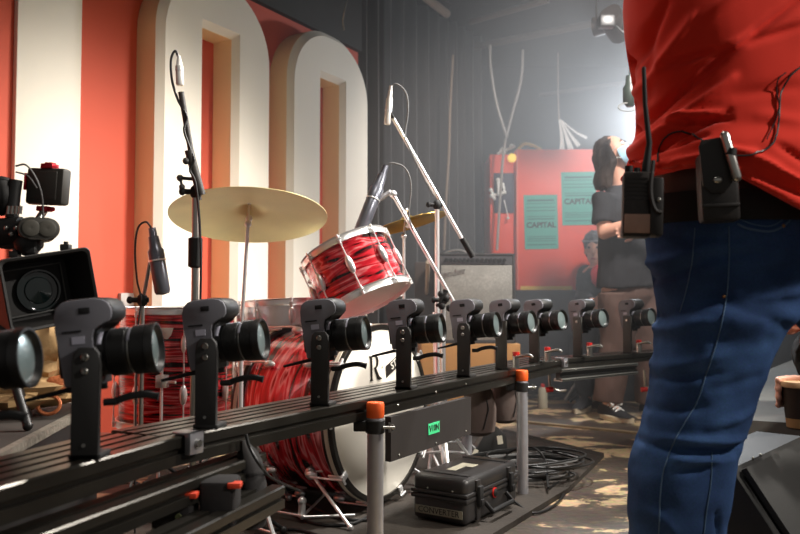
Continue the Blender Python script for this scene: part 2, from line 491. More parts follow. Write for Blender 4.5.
# ------------------------------------------------------------ camera rig
RZ = .47   # top of the rail
def rail_mesh(p0, p1, front, back, ztop, h, grooves=4):
    p0 = V((p0[0], p0[1], 0)); p1 = V((p1[0], p1[1], 0)); d = (p1 - p0).normalized(); n = V((d.y, -d.x, 0))  # toward viewer/right
    w = front + back; prof = []   # (offset along n, z)
    g = .006; dpt = .008
    prof.append((front, ztop - h)); 
    prof += [(front, ztop - h * .62), (front - dpt, ztop - h * .60), (front - dpt, ztop - h * .42), (front, ztop - h * .40), (front, ztop - .003), (front - .003, ztop)]
    for k in range(grooves):
        c = front - w * (k + 1) / (grooves + 1)
        prof += [(c + g, ztop), (c + g, ztop - dpt), (c - g, ztop - dpt), (c - g, ztop)]
    prof += [(-back + .003, ztop), (-back, ztop - .003), (-back, ztop - h)]
    mb = MB(); mb.loft([[p0 + n * o + V((0, 0, z)) for o, z in prof], [p1 + n * o + V((0, 0, z)) for o, z in prof]])
    return mb
RAILM = mat('black_anodised_rail', (.25, .24, .22), .30, .75, var=(20, .1))
A0 = (-.67, .74); AB = (-.435, 1.44); BC = (.676, 3.35); C1 = (1.34, 3.89)
rg = 'black grooved camera rails of the long rig'
tag(obj('camera_rail', rail_mesh(A0, AB, .03, .14, RZ, .052), RAILM), 'black grooved rail carrying the two nearest cameras at lower left', 'rail', rg)
o = tag(obj('camera_rail', rail_mesh(AB, BC, .03, .14, RZ, .052), RAILM), 'long black grooved rail carrying the middle six cameras', 'rail', rg)
tag(obj('camera_rail', rail_mesh(BC, C1, .03, .10, RZ, .04, 2), RAILM), 'farthest black grooved rail, carrying the last two cameras beside the jeans', 'rail', rg)
# lower parallel rails at left
tag(obj('lower_rail', rail_mesh((-.66, .66), (-.30, 1.66), .02, .05, RZ - .07, .045, 1), RAILM), 'black support rail directly below the nearest camera rail', 'rail')
tag(obj('lower_rail', rail_mesh((-.56, .70), (-.255, 1.62), .02, .05, RZ - .13, .045, 1), RAILM), 'lowest black support rail at the bottom left corner', 'rail')
bcd = (V(C1) - V(BC)).normalized()
q0 = V(BC) - bcd * .03; q1 = V(BC) + bcd * .52
def bar_pair():
    t = thing('end_rail', 'short grey metal double rail hanging under the farthest camera rail', 'rail', (q0.x, q0.y, .4))
    for k, z in enumerate((.428, .388)):
        mb = rail_mesh((q0.x + .02, q0.y - .03), (q1.x + .02, q1.y - .03), .015, .03, z, .012, 0)
        obj('bar', mb, STEEL, t)
    obj('web', rail_mesh((q0.x + .02, q0.y - .03), (q1.x + .02, q1.y - .03), .008, .02, .425, .045, 0), BLACKM, t)
    return t
bar_pair()
def splice(x, y, ang, label):
    M = Matrix.Translation(V((x, y, RZ))) @ Matrix.Rotation(ang, 4, 'Z')
    t = thing('splice_bracket', label, 'bracket', M=M, group='pale brackets joining the camera rails')
    mb = MB(); mb.box((-.018, -.046, -.034), (.018, -.0315, .006), bevel=.002); mb.box((-.018, -.046, .001), (.018, -.0, .006), bevel=.002)
    obj('plate', mb, mat('silver_bracket', (.62, .62, .64), .35, .6), t, world=False)
    mb = MB(); mb.cyl((0, -.053, -.014), (0, -.046, -.014), .007); obj('bolt', mb, STEEL, t, world=False)
    return t
splice(AB[0] + .02, AB[1] + .03, R(62), 'silver bolted bracket joining the two nearest camera rails')
splice(BC[0] - .01, BC[1] - .02, R(52), 'small pale bracket joining the middle rail to the farthest rail')

# dslr camera prototype. local: +X lens, base plate at y=0 facing -Y, +Z up, z=0 rail top
def make_dslr():
    t = thing('dslr_camera', 'x', 'camera')
    outl = [(-.040, .113), (-.044, .18), (-.047, .205), (-.047, .228), (-.043, .242), (-.034, .250), (-.022, .253), (.020, .253), (.034, .250), (.043, .243), (.047, .232), (.046, .220), (.040, .213), (.024, .209), (.014, .203), (.010, .190), (.014, .113)]
    mb = MB(); mb.prism(outl, .004, .078, bevel=.006)
    mb.prism([(-.040, .14), (-.048, .15), (-.048, .19), (-.040, .20), (.012, .196), (.020, .185), (.020, .155), (.012, .144)], .07, .108, bevel=.008)
    mb.box((-.052, .018, .128), (-.040, .066, .205), bevel=.003)
    mb.cyl((.0, .045, .113), (.0, .045, .103), .014)
    body = obj('body', mb, BLACK, t, world=False)
    mb = MB(); mb.prism([(x * .965, (z - .183) * .975 + .183) for x, z in outl], -.002, .004, bevel=.0015)
    bp = obj('base_plate', mb, BASEP, t, world=False, label='camera underside, lit grey painted in')
    mb = MB(); mb.box((-.006, -.0035, .228), (.012, -.0015, .238), bevel=.001); obj('port_cover', mb, RUB, bp, world=False); mb = MB(); mb.box((-.034, -.0035, .200), (-.004, -.0015, .203)); obj('battery_door', mb, RUB, bp, world=False)
    mb = MB(); mb.box((-.020, -.003, .181), (.000, -.0018, .193)); obj('rating_label', mb, STICK, bp, world=False)
    M = Matrix.Translation(V((-.006, .046, .161))) @ Matrix.Rotation(R(90), 4, 'Y')
    prof = [(.030, 0), (.034, .002), (.034, .012), (.036, .014), (.036, .030), (.0385, .033)]
    z = .034
    for k in range(9): prof += [(.0395, z), (.0395, z + .0016), (.0378, z + .0022), (.0378, z + .0032)]; z += .0032
    prof += [(.0375, z + .003), (.037, z + .006), (.039, z + .008)]; z += .009
    for k in range(7): prof += [(.0408, z), (.0408, z + .0015), (.0392, z + .002), (.0392, z + .003)]; z += .003
    prof += [(.0415, z + .001), (.042, z + .013), (.0415, z + .015), (.038, z + .015), (.036, z + .009), (.034, z + .006)]
    Z = z
    mb = MB(); mb.lathe(prof, M, 40); mb.cyl((.05, .046, .125), (.05, .046, .134), .011)
    lens = obj('lens', mb, mat('lens_barrel_black', (.10, .10, .10), .38), t, world=False)
    mb = MB(); mb.lathe([(.034, Z + .006), (.026, Z + .0085), (.014, Z + .010), (.0, Z + .0105)], M, 32); obj('front_glass', mb, GLASSC, lens, world=False)
    for (z0, z1) in ((.016, .026), (.066, .074)):
        mb = MB(); mb.loft([[M @ V((rr * math.cos(a), rr * math.sin(a), zz)) for zz, rr in ((z0, .0372 if z0 < .05 else .0385), (z1, .0372 if z0 < .05 else .0385))] for a in [R(200 + 4 * k) for k in range(12)]], cap=False, closed=False)
        s_ = obj('label_strip', mb, STICK, lens, world=False, label='pale sticker on the lens'); sm = s_.modifiers.new('t', 'SOLIDIFY'); sm.thickness = .0006
    mb = MB(); mb.lathe([(.0375, .0665), (.0384, .067), (.0384, .0685), (.0375, .069)], M, 32); obj('silver_ring', mb, STEEL, lens, world=False)
    TT = Matrix.Translation(V((0, 0, .14))) @ Matrix.Rotation(R(-6), 4, 'Y') @ Matrix.Translation(V((0, 0, -.14)))
    for c_ in t.children:
        c_.data.transform(TT)
        for g_ in c_.children: g_.data.transform(TT)
    return t
def make_post():
    t = thing('camera_post', 'x', 'post')
    mb = MB(); pl = [(-.021, 0), (.023, 0), (.023, .148), (.021, .166), (.013, .175), (-.011, .175), (-.019, .166), (-.021, .148)]
    mb.prism(pl, -.013, -.003, bevel=.0015); mb.box((-.024, -.013, 0), (.026, .04, .008), bevel=.0015)
    obj('plate', mb, POSTM, t, world=False)
    for z, r in ((.160, .0062), (.138, .0055)):
        mb = MB(); mb.lathe([(r, -.003), (r, .002), (r * .8, .003), (r * .4, .003), (r * .4, .001), (0, .001)], Matrix.Translation(V((.0, -.0135, z))) @ Matrix.Rotation(R(90), 4, 'X'), 16); obj('screw', mb, STEEL, t, world=False)
    mb = MB(); mb.cyl((0, -.015, .022), (0, -.012, .022), .003, 10); obj('screw', mb, STEEL, t, world=False)
    mb = MB(); mb.tube([(.02, .02, .085), (.04, .02, .086)], .006, 8); mb.tube(spline([(.035, .02, .085), (.055, .018, .093), (.085, .016, .098), (.108, .016, .094)], 5), [.006] * 15 + [.0075], 8, flat=.6)
    obj('lever', mb, RUB, t, world=False)
    mb = MB(); mb.tube([(-.02, .02, .105), (-.04, .02, .104), (-.105, .02, .088)], [.004, .0045, .003], 8, flat=.6); obj('rod', mb, RUB, t, world=False)
    return t
def make_post_far():
    t = thing('camera_post', 'x', 'post')
    mb = MB(); mb.box((-.022, -.013, 0), (.022, -.003, .175), bevel=.0015); mb.box((-.024, -.013, 0), (.03, .04, .008), bevel=.0015)
    obj('plate', mb, mat('grey_black_plate', (.20, .195, .18), .55), t, world=False)
    mb = MB(); mb.cyl((.0, -.017, .155), (0, -.012, .155), .0055, 12); obj('screw', mb, STEEL, t, world=False)
    mb = MB(); mb.cyl((.055, .0, .008), (.055, .0, .05), .012, 14); mb.cyl((.055, 0, .05), (.055, 0, .058), .009, 12); obj('clamp', mb, STEEL, t, world=False)
    mb = MB(); mb.cyl((.055, 0, .05), (.055, 0, .064), .0125, 14, ); obj('clamp_knob', mb, REDP, t, world=False, label='red knob on the clamp')
    mb = MB(); mb.tube(spline([(.055, -.012, .045), (.085, -.014, .052), (.115, -.014, .056), (.128, -.014, .048)], 4), .0055, 8); obj('lever', mb, STEEL, t, world=False)
    return t
cams = [(-.603, 1.02, 2), (-.497, 1.244, 3), (-.378, 1.537, -8), (-.188, 1.86, -15), (.012, 2.2, -19), (.210, 2.545, -28), (.371, 2.83, -36), (.541, 3.12, -42), (.788, 3.44, -48), (1.077, 3.677, -50)]
ords = ['half out of frame at the left edge', 'on the nearest full post, before the film camera', 'in front of the floor tom', 'in front of the bass drum shell', 'beside the printed bass drum head', 'under the left side of the silver amplifier', 'under the middle of the silver amplifier', 'under the right edge of the silver amplifier', 'at the left of the brown trousers', 'before the brown trousers, nearest the blue jeans']
dproto = make_dslr(); pproto = make_post(); pfar = make_post_far()
for i, (x, y, a) in enumerate(cams):
    M = Matrix.Translation(V((x, y, RZ))) @ Matrix.Rotation(R(a), 4, 'Z')
    lab = 'upended black camera with zoom lens, ' + ords[i]
    plab = 'black plate post holding the camera ' + ords[i]
    if i == 0:
        for o_, l_ in ((dproto, lab), (pproto, plab)):
            o_.location = M.to_translation(); o_.rotation_euler = M.to_euler(); o_['label'] = l_; o_['group'] = 'cameras on the rig' if o_ is dproto else 'camera posts on the rig'
    else:
        dup(dproto, M, lab)
        if i < 6: dup(pproto, M, plab, 'camera posts on the rig')
        elif i == 6:
            pfar.location = M.to_translation(); pfar.rotation_euler = M.to_euler(); pfar['label'] = plab; pfar['group'] = 'camera posts on the rig'
        else: dup(pfar, M, plab, 'camera posts on the rig')

# support poles with orange collars
def pole(x, y, label):
    t = thing('support_pole', label, 'pole', (x, y, 0), group='steel poles holding the camera rig')
    mb = MB(); mb.lathe([(0, .001), (.0205, .001), (.0205, .36), (.0205, .452), (.018, .456), (0, .456)], Matrix.Translation(V((x, y, 0))), 28); obj('tube', mb, SCAFF, t)
    mb = MB(); mb.lathe([(.021, .425), (.0225, .427), (.0225, .459), (.0205, .463), (0, .463)], Matrix.Translation(V((x, y, 0))), 28); obj('collar', mb, ORANGE, t, label='orange cap on the steel pole')
    mb = MB(); mb.lathe([(.021, .386), (.0245, .388), (.0245, .418), (.021, .420)], Matrix.Translation(V((x, y, 0))), 28)
    mb.box((x - .055, y - .004, .390), (x - .018, y + .03, .416), bevel=.003)
    cl = obj('clamp', mb, RUB, t)
    mb = MB(); mb.cyl((x + .02, y - .012, .402), (x + .05, y - .014, .402), .004, 10); mb.cyl((x + .036, y - .013, .390), (x + .036, y - .013, .414), .003, 8); mb.cyl((x + .044, y - .013, .394), (x + .044, y - .013, .41), .003, 8); obj('wing_screw', mb, STEEL, cl)
    return t
pole(-.062, 1.97, 'grey steel pole with orange cap, nearest, left of the black board')
pole(.446, 2.86, 'grey steel pole with orange cap, farther, beside the cable coil')

# black board on the rail with green tape
bd = (V(BC) - V(AB)).normalized(); bn = V((bd.y, -bd.x))
b0 = V((-.435, 1.44)) + bd * .80; b1 = V((-.435, 1.44)) + bd * 1.36
def onrail(px, py, off=.05):
    """hit of the pixel ray with the vertical plane in front of the rail"""
    o_ = V((0, 0, CAMZ)); u = (px-400)/F; v = (267-py)/F
    d = V((u, math.cos(PITCH) - v*math.sin(PITCH), math.sin(PITCH) + v*math.cos(PITCH)))
    n = V((bn.x, bn.y, 0)); p = V((AB[0], AB[1], 0)) + n * off
    t = (p - o_).dot(n) / d.dot(n); return o_ + d * t
t = thing('electronics_panel', 'black square board with a green tape label hung under the rail', 'panel', onrail(430, 430))
cs = [onrail(391, 462), onrail(471, 434), onrail(471, 378), onrail(391, 399)]
cs[0].z = cs[1].z = (cs[0].z + cs[1].z) / 2; cs[2].z = cs[3].z = RZ - .056
mb = MB(); n3 = V((bn.x, bn.y, 0))
mb._add([c for c in cs] + [c - n3 * .018 for c in cs], [(0, 1, 2, 3), (7, 6, 5, 4), (0, 4, 5, 1), (1, 5, 6, 2), (2, 6, 7, 3), (3, 7, 4, 0)])
bd_ = obj('board', mb, mat('black_board', (.15, .13, .125), .75, var=(14, .15)), t)
gc = onrail(434, 428, .0515); gx = V((bd.x, bd.y, 0)); GM = Matrix.Identity(4)
for i in range(3): GM[i][0] = gx[i]; GM[i][1] = (0, 0, 1)[i]; GM[i][2] = n3[i]; GM[i][3] = gc[i]
mb = MB(); mb.box((-.034, -.0155, -.001), (.034, .0155, .0005), GM); tp = obj('tape_label', mb, GREENT, t, label='bright green tape label')
lettering('V10N', .025, GM @ Matrix.Translation(V((0, 0, .001))), INK, tp, .0002, .0006)
for (px, py) in ((399, 455), (436, 443), (466, 431), (436, 392), (466, 384), (398, 405)):
    c = onrail(px, py, .051); mb = MB(); mb.ball(c, .003, 8); obj('screw', mb, STEEL, t)

# sandbags hanging on the rail
def bag(cx, cy, ztop, w, h, d, label, m, rz=0, name='sandbag', cord=True, group=None):
    t = thing(name, label, 'sandbag' if name == 'sandbag' else 'bag', (cx, cy, ztop - h), rz, group)
    T = Matrix.Translation(V((cx, cy, 0))) @ Matrix.Rotation(rz, 4, 'Z'); rings = []
    for (f, k) in ((0, .45), (.02, .62), (.08, .9), (.25, 1.0), (.5, .97), (.75, .82), (.9, .6), (.96, .42), (1, .5)):
        r_ = []
        for j in range(28):
            a = 2*math.pi*j/28; fold = 1 + (.06 * math.sin(a * 7 + 1) * max(0, f - .5) * 2) + .05 * noise.noise(V((math.cos(a), math.sin(a), f * 3)))
            r_.append(T @ V((w/2*k*fold*math.cos(a), d/2*k*fold*math.sin(a), ztop - h + f * h)))
        rings.append(r_)
    mb = MB(); mb.loft(rings); obj('sack', mb, m, t)
    if cord:
        mb = MB(); mb.tube([T @ V((.0, -d/2*.5, ztop - .01)), T @ V((.01, -d*.52, ztop - h*.5)), T @ V((-.01, -d*.5, ztop - h*.85))], .0022, 6); obj('cord', mb, CABLE, t)
        mb = MB(); mb.tube([T @ V((-.03, 0, ztop - .01)), T @ V((0, 0, ztop + .03)), T @ V((.03, 0, ztop - .01))], .004, 6); obj('strap', mb, CABLE, t)
    return t
bag(.295, 2.93, .425, .135, .21, .12, 'grey brown drawstring sandbag hanging next to the black board', SAND, R(20), group='drawstring sandbags under the rail')
bag(.41, 3.07, .43, .13, .19, .11, 'grey brown drawstring sandbag, the right one just left of the far steel pole', SAND, R(40), group='drawstring sandbags under the rail')
# black drape bag + black pouches at lower left
t = thing('black_flag', 'long black cloth bag hanging from the rail left of the bass drum', 'bag', P(252, 520, 1.62))
mb = MB(); rings = []
for (py, l, r) in ((437, 244, 249), (445, 240, 254), (462, 236, 262), (490, 236, 267), (515, 238, 268), (524, 242, 266)):
    a = P(l, py, 1.62); b = P(r, py, 1.62); c = (a + b) / 2; hw = (b - a).length / 2
    rings.append([c + V((hw * math.cos(q), .045 * math.sin(q), 0)) for q in [2*math.pi*k/20 for k in range(20)]])
mb.loft(rings); obj('sack', mb, SANDB, t)
mb = MB(); mb.tube(spline([P(246, 434, 1.56), P(250, 448, 1.56), P(262, 468, 1.57), P(275, 480, 1.75), P(300, 491, 2.0)], 5), .0035, 6); obj('strap', mb, CABLE, t)
def pouch(px0, px1, py0, py1, D, label, dots=False):
    a = P(px0, py1, D); b = P(px1, py0, D)
    t = thing('battery_pouch', label, 'pouch', ((a.x+b.x)/2, D, a.z), group='black battery pouches hung under the lower rails')
    mb = MB(); mb.box((a.x, D, a.z), (b.x, D + .07, b.z), bevel=.008); obj('pouch_body', mb, SANDB, t)
    mb = MB(); mb.box((b.x - .012, D - .003, b.z - .012), (b.x + .012, D + .02, b.z - .002), bevel=.002); obj('pull_tab', mb, mat('orange_red_tab', (.80, .24, .12), .6), t, label='orange tab')
    mb = MB(); mb.box((a.x + .003, D - .003, a.z + .01), (a.x + .007, D + .001, a.z + .03)); obj('zip_pull', mb, STEEL, t)
    if dots:
        for (qx, qy) in ((186, 501), (178, 517)):
            c = P(qx, qy, D - .004); mb = MB(); mb.cyl(c, c + V((0, .004, 0)), .0055, 14); obj('button', mb, mat('olive_rubber_button', (.30, .32, .20), .6), t)
pouch(198, 234, 482, 540, 1.42, 'square black battery pouch with orange tab beside the hanging black bag')
pouch(150, 190, 492, 545, 1.40, 'black battery pouch with two olive buttons under the lower rail', True)

# ------------------------------------------------------------ drum kit
def drum(M, r, h, shellm, name, label, lugs=6, hoop='steel', legs=False, up=True):
    t = thing(name, label, 'drum', M=M)
    mb = MB(); mb.lathe([(r * .97, .004), (r, .006), (r, h - .006), (r * .97, h - .004)], seg=56)
    obj('shell', mb, shellm, t, world=False)
    for z, s_ in ((0, -1), (h, 1)):
        mb = MB(); z0 = z - .012 if s_ > 0 else z - .014
        mb.lathe([(r + .002, z0), (r + .009, z0), (r + .007, z0 + .004), (r + .007, z0 + .021), (r + .011, z0 + .026), (r + .004, z0 + .027), (r + .002, z0 + .022), (r + .002, z0)], seg=56)
        obj('hoop', mb, CHROME, t, world=False)
        mb = MB(); zz = z + .003 * s_
        mb.lathe([(r + .001, zz - .004 * s_), (r - .004, zz), (0, zz + .0005)], seg=48); obj('drum_head', mb, HEAD, t, world=False)
    for k in range(lugs):
        a = 2*math.pi*(k + .3)/lugs; X = Matrix.Rotation(a, 4, 'Z')
        mb = MB()
        zs = (h * .28, h * .72) if h > .25 else (h * .5,)
        if len(zs) == 2:
            mb.ball(X @ V((r + .010, 0, zs[1])), (.009, .011, .032), 12, M=X.to_3x3().to_4x4()); mb.box((r, -.010, zs[1] - .012), (r + .008, .010, zs[1] + .012), X, bevel=.003)
            obj('lug', mb, CHROME, t, world=False); mb = MB()
        for zc in zs[:1]:
            mb.ball(X @ V((r + .010, 0, zc)), (.012, .014, .036), 12, M=X.to_3x3().to_4x4())
            mb.box((r, -.010, zc - .012), (r + .008, .010, zc + .012), X, bevel=.003)
        lg = obj('lug', mb, CHROME, t, world=False)
        mb = MB(); mb.cyl(X @ V((r + .014, 0, h - .02)), X @ V((r + .014, 0, h + .016)), .0045, 8)
        mb.cyl(X @ V((r + .014, 0, -.016)), X @ V((r + .014, 0, .02)), .0045, 8)
        mb.cyl(X @ V((r + .014, 0, -.01)), X @ V((r + .014, 0, h + .01)), .0026, 8)
        mb.box((r + .004, -.008, h - .004), (r + .019, .008, h + .002), X, bevel=.001); mb.box((r + .004, -.008, -.002), (r + .019, .008, .004), X, bevel=.001)
        obj('tension_rod', mb, CHROME, lg, world=False)
    if legs:
        for k in range(3):
            a = R(-95 + 120 * k); X = Matrix.Rotation(a, 4, 'Z'); q = r + .022
            mb = MB(); mb.tube([X @ V((q, 0, h * .75)), X @ V((q, 0, -.04)), X @ V((q + .03, 0, -.10)), X @ V((q + .03, 0, legs + .015))], .0055, 10)
            mb.ball(X @ V((q + .03, 0, legs + .014)), (.013, .013, .014), 12); 
            lg = obj('leg', mb, CHROME, t, world=False)
            mb = MB(); mb.box((r - .001, -.02, h * .35), (r + .032, .02, h * .46), X, bevel=.004); mb.tube([X @ V((q, .02, h * .4)), X @ V((q + .01, .05, h * .4))], .005, 8); obj('leg_bracket', mb, CHROME, t, world=False)
    return t
# floor tom
FT = V((-.835, 2.93, .275)); 
ft = drum(Matrix.Translation(FT) @ Matrix.Rotation(R(8), 4, 'Z'), .208, .405, SHELLF, 'floor_tom', 'deep red pearl floor tom on three chrome legs, left of the kit', 8, legs=-(.275 - MZ))
mb = MB(); bx = FT + V((.02, -.209, .33)); mb.prism([(-.024, .018), (.024, .018), (.016, -.008), (.004, -.022), (-.004, -.022), (-.016, -.008)], 0, .004, Matrix.Translation(bx) @ Matrix.Rotation(R(5), 4, 'Z'), bevel=.001)
obj('badge', mb, mat('white_badge', (.85, .83, .8), .4), ft, label='white shield badge')
# bass drum
bnorm = V((math.cos(R(-32)), math.sin(R(-32)), .03)).normalized()
BR = .285; BL = .42; bf = V((-.058, 2.68, .338)); bb = bf - bnorm * BL
BM = frame(bb, bnorm, (0, 0, 1))
t = bass = thing('bass_drum', 'red pearl bass drum lying on its side with printed white front head', 'drum', M=BM)
mb = MB(); mb.lathe([(BR * .985, .02), (BR, .022), (BR, BL - .022), (BR * .985, BL - .02)], seg=72); obj('shell', mb, SHELLB, t, world=False)
for z0 in (-.004, BL - .040):
    mb = MB(); mb.lathe([(BR + .003, z0), (BR + .012, z0), (BR + .014, z0 + .004), (BR + .014, z0 + .040), (BR + .012, z0 + .044), (BR - .003, z0 + .044), (BR - .003, z0 + .036), (BR + .003, z0)], seg=72); hp = obj('hoop', mb, HOOPW, t, world=False)
    mb = MB(); mb.lathe([(BR + .0135, z0 + .013), (BR + .0155, z0 + .014), (BR + .0155, z0 + .028), (BR + .0135, z0 + .029)], seg=72); obj('inlay', mb, HOOPC, hp, world=False, label='cream stripe round the hoop')
mb = MB(); mb.lathe([(BR - .002, BL - .004), (BR - .006, BL - .001), (BR * .5, BL), (0, BL)], seg=64); fh = obj('front_head', mb, HEAD, t, world=False)
mb = MB(); mb.lathe([(BR - .002, .006), (0, .004)], seg=64); obj('rear_head', mb, HEAD, t, world=False)
for k in range(10):
    a = 2*math.pi*(k + .5)/10; X = Matrix.Rotation(a, 4, 'Z')
    for z0, s_ in ((0, 1), (BL, -1)):
        mb = MB(); mb.box((BR - .004, -.011, z0 + (-.010 if s_ > 0 else .0)), (BR + .020, .011, z0 + (0 if s_ > 0 else .010)), X, bevel=.002); mb.box((BR + .015, -.009, z0 if s_ > 0 else z0 - .05), (BR + .021, .009, z0 + .05 if s_ > 0 else z0), X, bevel=.002)
        mb.cyl(X @ V((BR + .026, 0, z0 - .01 * s_)), X @ V((BR + .026, 0, z0 + .12 * s_)), .0035, 8); mb.tube([X @ V((BR + .026, -.016, z0 - .012 * s_)), X @ V((BR + .026, .016, z0 - .012 * s_))], .004, 8)
        cw = obj('claw', mb, CHROME, t, world=False)
        mb = MB(); mb.ball(X @ V((BR + .014, 0, z0 + .125 * s_)), (.014, .012, .024), 12, M=X.to_3x3().to_4x4()); obj('lug', mb, CHROME, cw, world=False)
# spur legs
for sgn in (-1, 1):
    q = bf - bnorm * .13; side = V((bnorm.y, -bnorm.x, 0)).normalized() * sgn     # sgn -1 : towards the back, +1 : towards viewer
    s0 = q + side * BR * .80 + V((0, 0, -BR * .62)); s1 = V((s0.x, s0.y, 0)) + side * .06 + bnorm * .20; s1.z = MZ + .008
    mb = MB(); mb.cyl(s0 - (s1 - s0) * .15, s1, .006, 12); mb.ball(s1, .010, 10); sp = obj('spur', mb, CHROME, t)
    mb = MB(); mb.ball(s0, .022, 12); mb.tube([s0 + V((.02, -.01, .01)), s0 + V((.04, -.03, .015))], .005, 8); obj('spur_bracket', mb, CHROME, t)
# print on the head : serif R and a slanting banner. Head plane axes
hx = V((-bnorm.y, bnorm.x, 0)).normalized(); 
if hx.x < 0: hx = -hx
hz = bnorm.cross(hx); 
if hz.z < 0: hz = -hz
def HM(px, py):
    o_ = V((0, 0, CAMZ)); u = (px-400)/F; v = (267-py)/F
    d = V((u, math.cos(PITCH) - v*math.sin(PITCH), math.sin(PITCH) + v*math.cos(PITCH)))
    tt = (bf - o_).dot(bnorm) / d.dot(bnorm); p = o_ + d * tt + bnorm * .0015
    M = Matrix.Identity(4)
    for i in range(3): M[i][0] = hx[i]; M[i][1] = hz[i]; M[i][2] = bnorm[i]; M[i][3] = p[i]
    return M
PR = mat('black_print', (.10, .075, .06), .5)
RM = HM(374, 368)
def flat(polys, M, th=.0006):
    mb = MB()
    for pl in polys:
        a = [mb.bm.verts.new(M @ V((x, y, 0))) for x, y in pl]; b = [mb.bm.verts.new(M @ V((x, y, th))) for x, y in pl]
        mb.bm.faces.new(b)
        for i in range(len(pl)): mb.bm.faces.new((a[i], a[(i+1) % len(pl)], b[(i+1) % len(pl)], b[i]))
    return mb
k = .042
Rp = [[(-.55, -1), (-.15, -1), (-.24, -.9), (-.22, .85), (-.10, .98), (-.62, 1), (-.55, .88), (-.45, .8), (-.44, -.85)],
      [(-.24, .98), (.15, 1.0), (.42, .85), (.52, .55), (.46, .2), (.25, -.02), (-.05, -.1), (-.05, .02), (.15, .1), (.25, .3), (.27, .6), (.18, .82), (0, .9), (-.24, .86)],
      [(-.02, .02), (.2, .0), (.55, -.72), (.9, -.92), (.55, -1.02), (.3, -.9)]]
obj('printed_initial', flat([[(x * k * 1.25, y * k) for x, y in pl] for pl in Rp], RM), PR, fh, label='large black printed letter R')
SMt = HM(395, 362) @ Matrix.Rotation(R(24), 4, 'Z')
obj('printed_banner', flat([[(-.075, -.022), (.125, -.022), (.12, .014), (-.062, .016)]], SMt), PR, fh, label='dark slanting banner')
lettering('STRIPES', .036, SMt @ Matrix.Translation(V((.028, -.002, .0008))), HEAD, fh, .0003, .0005, 'pale letters on the banner')
lettering('&', .016, HM(382, 367), mat('grey_print', (.6, .58, .5), .6), fh, .0002)
# rack tom
upv = V((-.42, .20, .885)).normalized()
RT0 = P(367, 300, 2.80); 
rt = drum(frame(RT0, upv, (.9, -.2, .5)), .158, .20, SHELL, 'rack_tom', 'tilted red pearl tom mounted above the bass drum', 8)
mb = MB(); e = RT0 + upv * .08 + V((-.03, -.10, 0)); bt = bb + bnorm * .2 + V((0, 0, BR))
mb.tube([V((bt.x, bt.y, bt.z - .01)), V((bt.x, bt.y, bt.z + .13)), RT0 + upv * .10 + V((-.17, .02, -.02))], .0095, 12); mb.ball((bt.x, bt.y, bt.z + .125), .02, 12); mb.box((bt.x - .03, bt.y - .03, bt.z - .012), (bt.x + .03, bt.y + .03, bt.z + .006), bevel=.004)
tag(obj('tom_mount', mb, CHROME), 'chrome tom mount rising from the top of the bass drum', 'drum mount')
# snare behind
sn = drum(frame(P(288, 328, 3.12), (-.05, .02, 1), (1, 0, 0)), .175, .10, CHROME, 'snare_drum', 'shallow chrome snare drum behind the bass drum shell', 8)
def tripod(t, x, y, zc, spread, rot=0, m=CHROME, z0=MZ, n=3, parts=True, r=.0065):
    for k in range(n):
        a = rot + 2*math.pi*k/n; d = V((math.cos(a), math.sin(a), 0)); c = V((x, y, 0))
        mb = MB(); mb.tube([c + d * .012 + V((0, 0, zc)), c + d * spread + V((0, 0, z0 + .014))], r, 8); mb.tube([c + d * .01 + V((0, 0, zc - .10)), c + d * spread * .5 + V((0, 0, (zc + z0) / 2))], r * .7, 8)
        mb.ball(c + d * spread + V((0, 0, z0 + .0135)), (.013, .013, .0135), 10); obj('leg', mb, m, t)
t = thing('snare_stand', 'chrome stand holding the snare drum', 'stand', (P(288, 328, 3.12).x, 3.12, MZ))
sx = P(288, 328, 3.12)
mb = MB(); mb.cyl((sx.x, sx.y, .2), (sx.x, sx.y, sx.z - .05), .012)
for k in range(3):
    a = R(40 + 120 * k); mb.tube([(sx.x, sx.y, sx.z - .05), (sx.x + .17*math.cos(a), sx.y + .17*math.sin(a), sx.z - .022), (sx.x + .178*math.cos(a), sx.y + .178*math.sin(a), sx.z - .018)], .006, 8)
obj('column', mb, CHROME, t); tripod(t, sx.x, sx.y, .25, .22, .4)

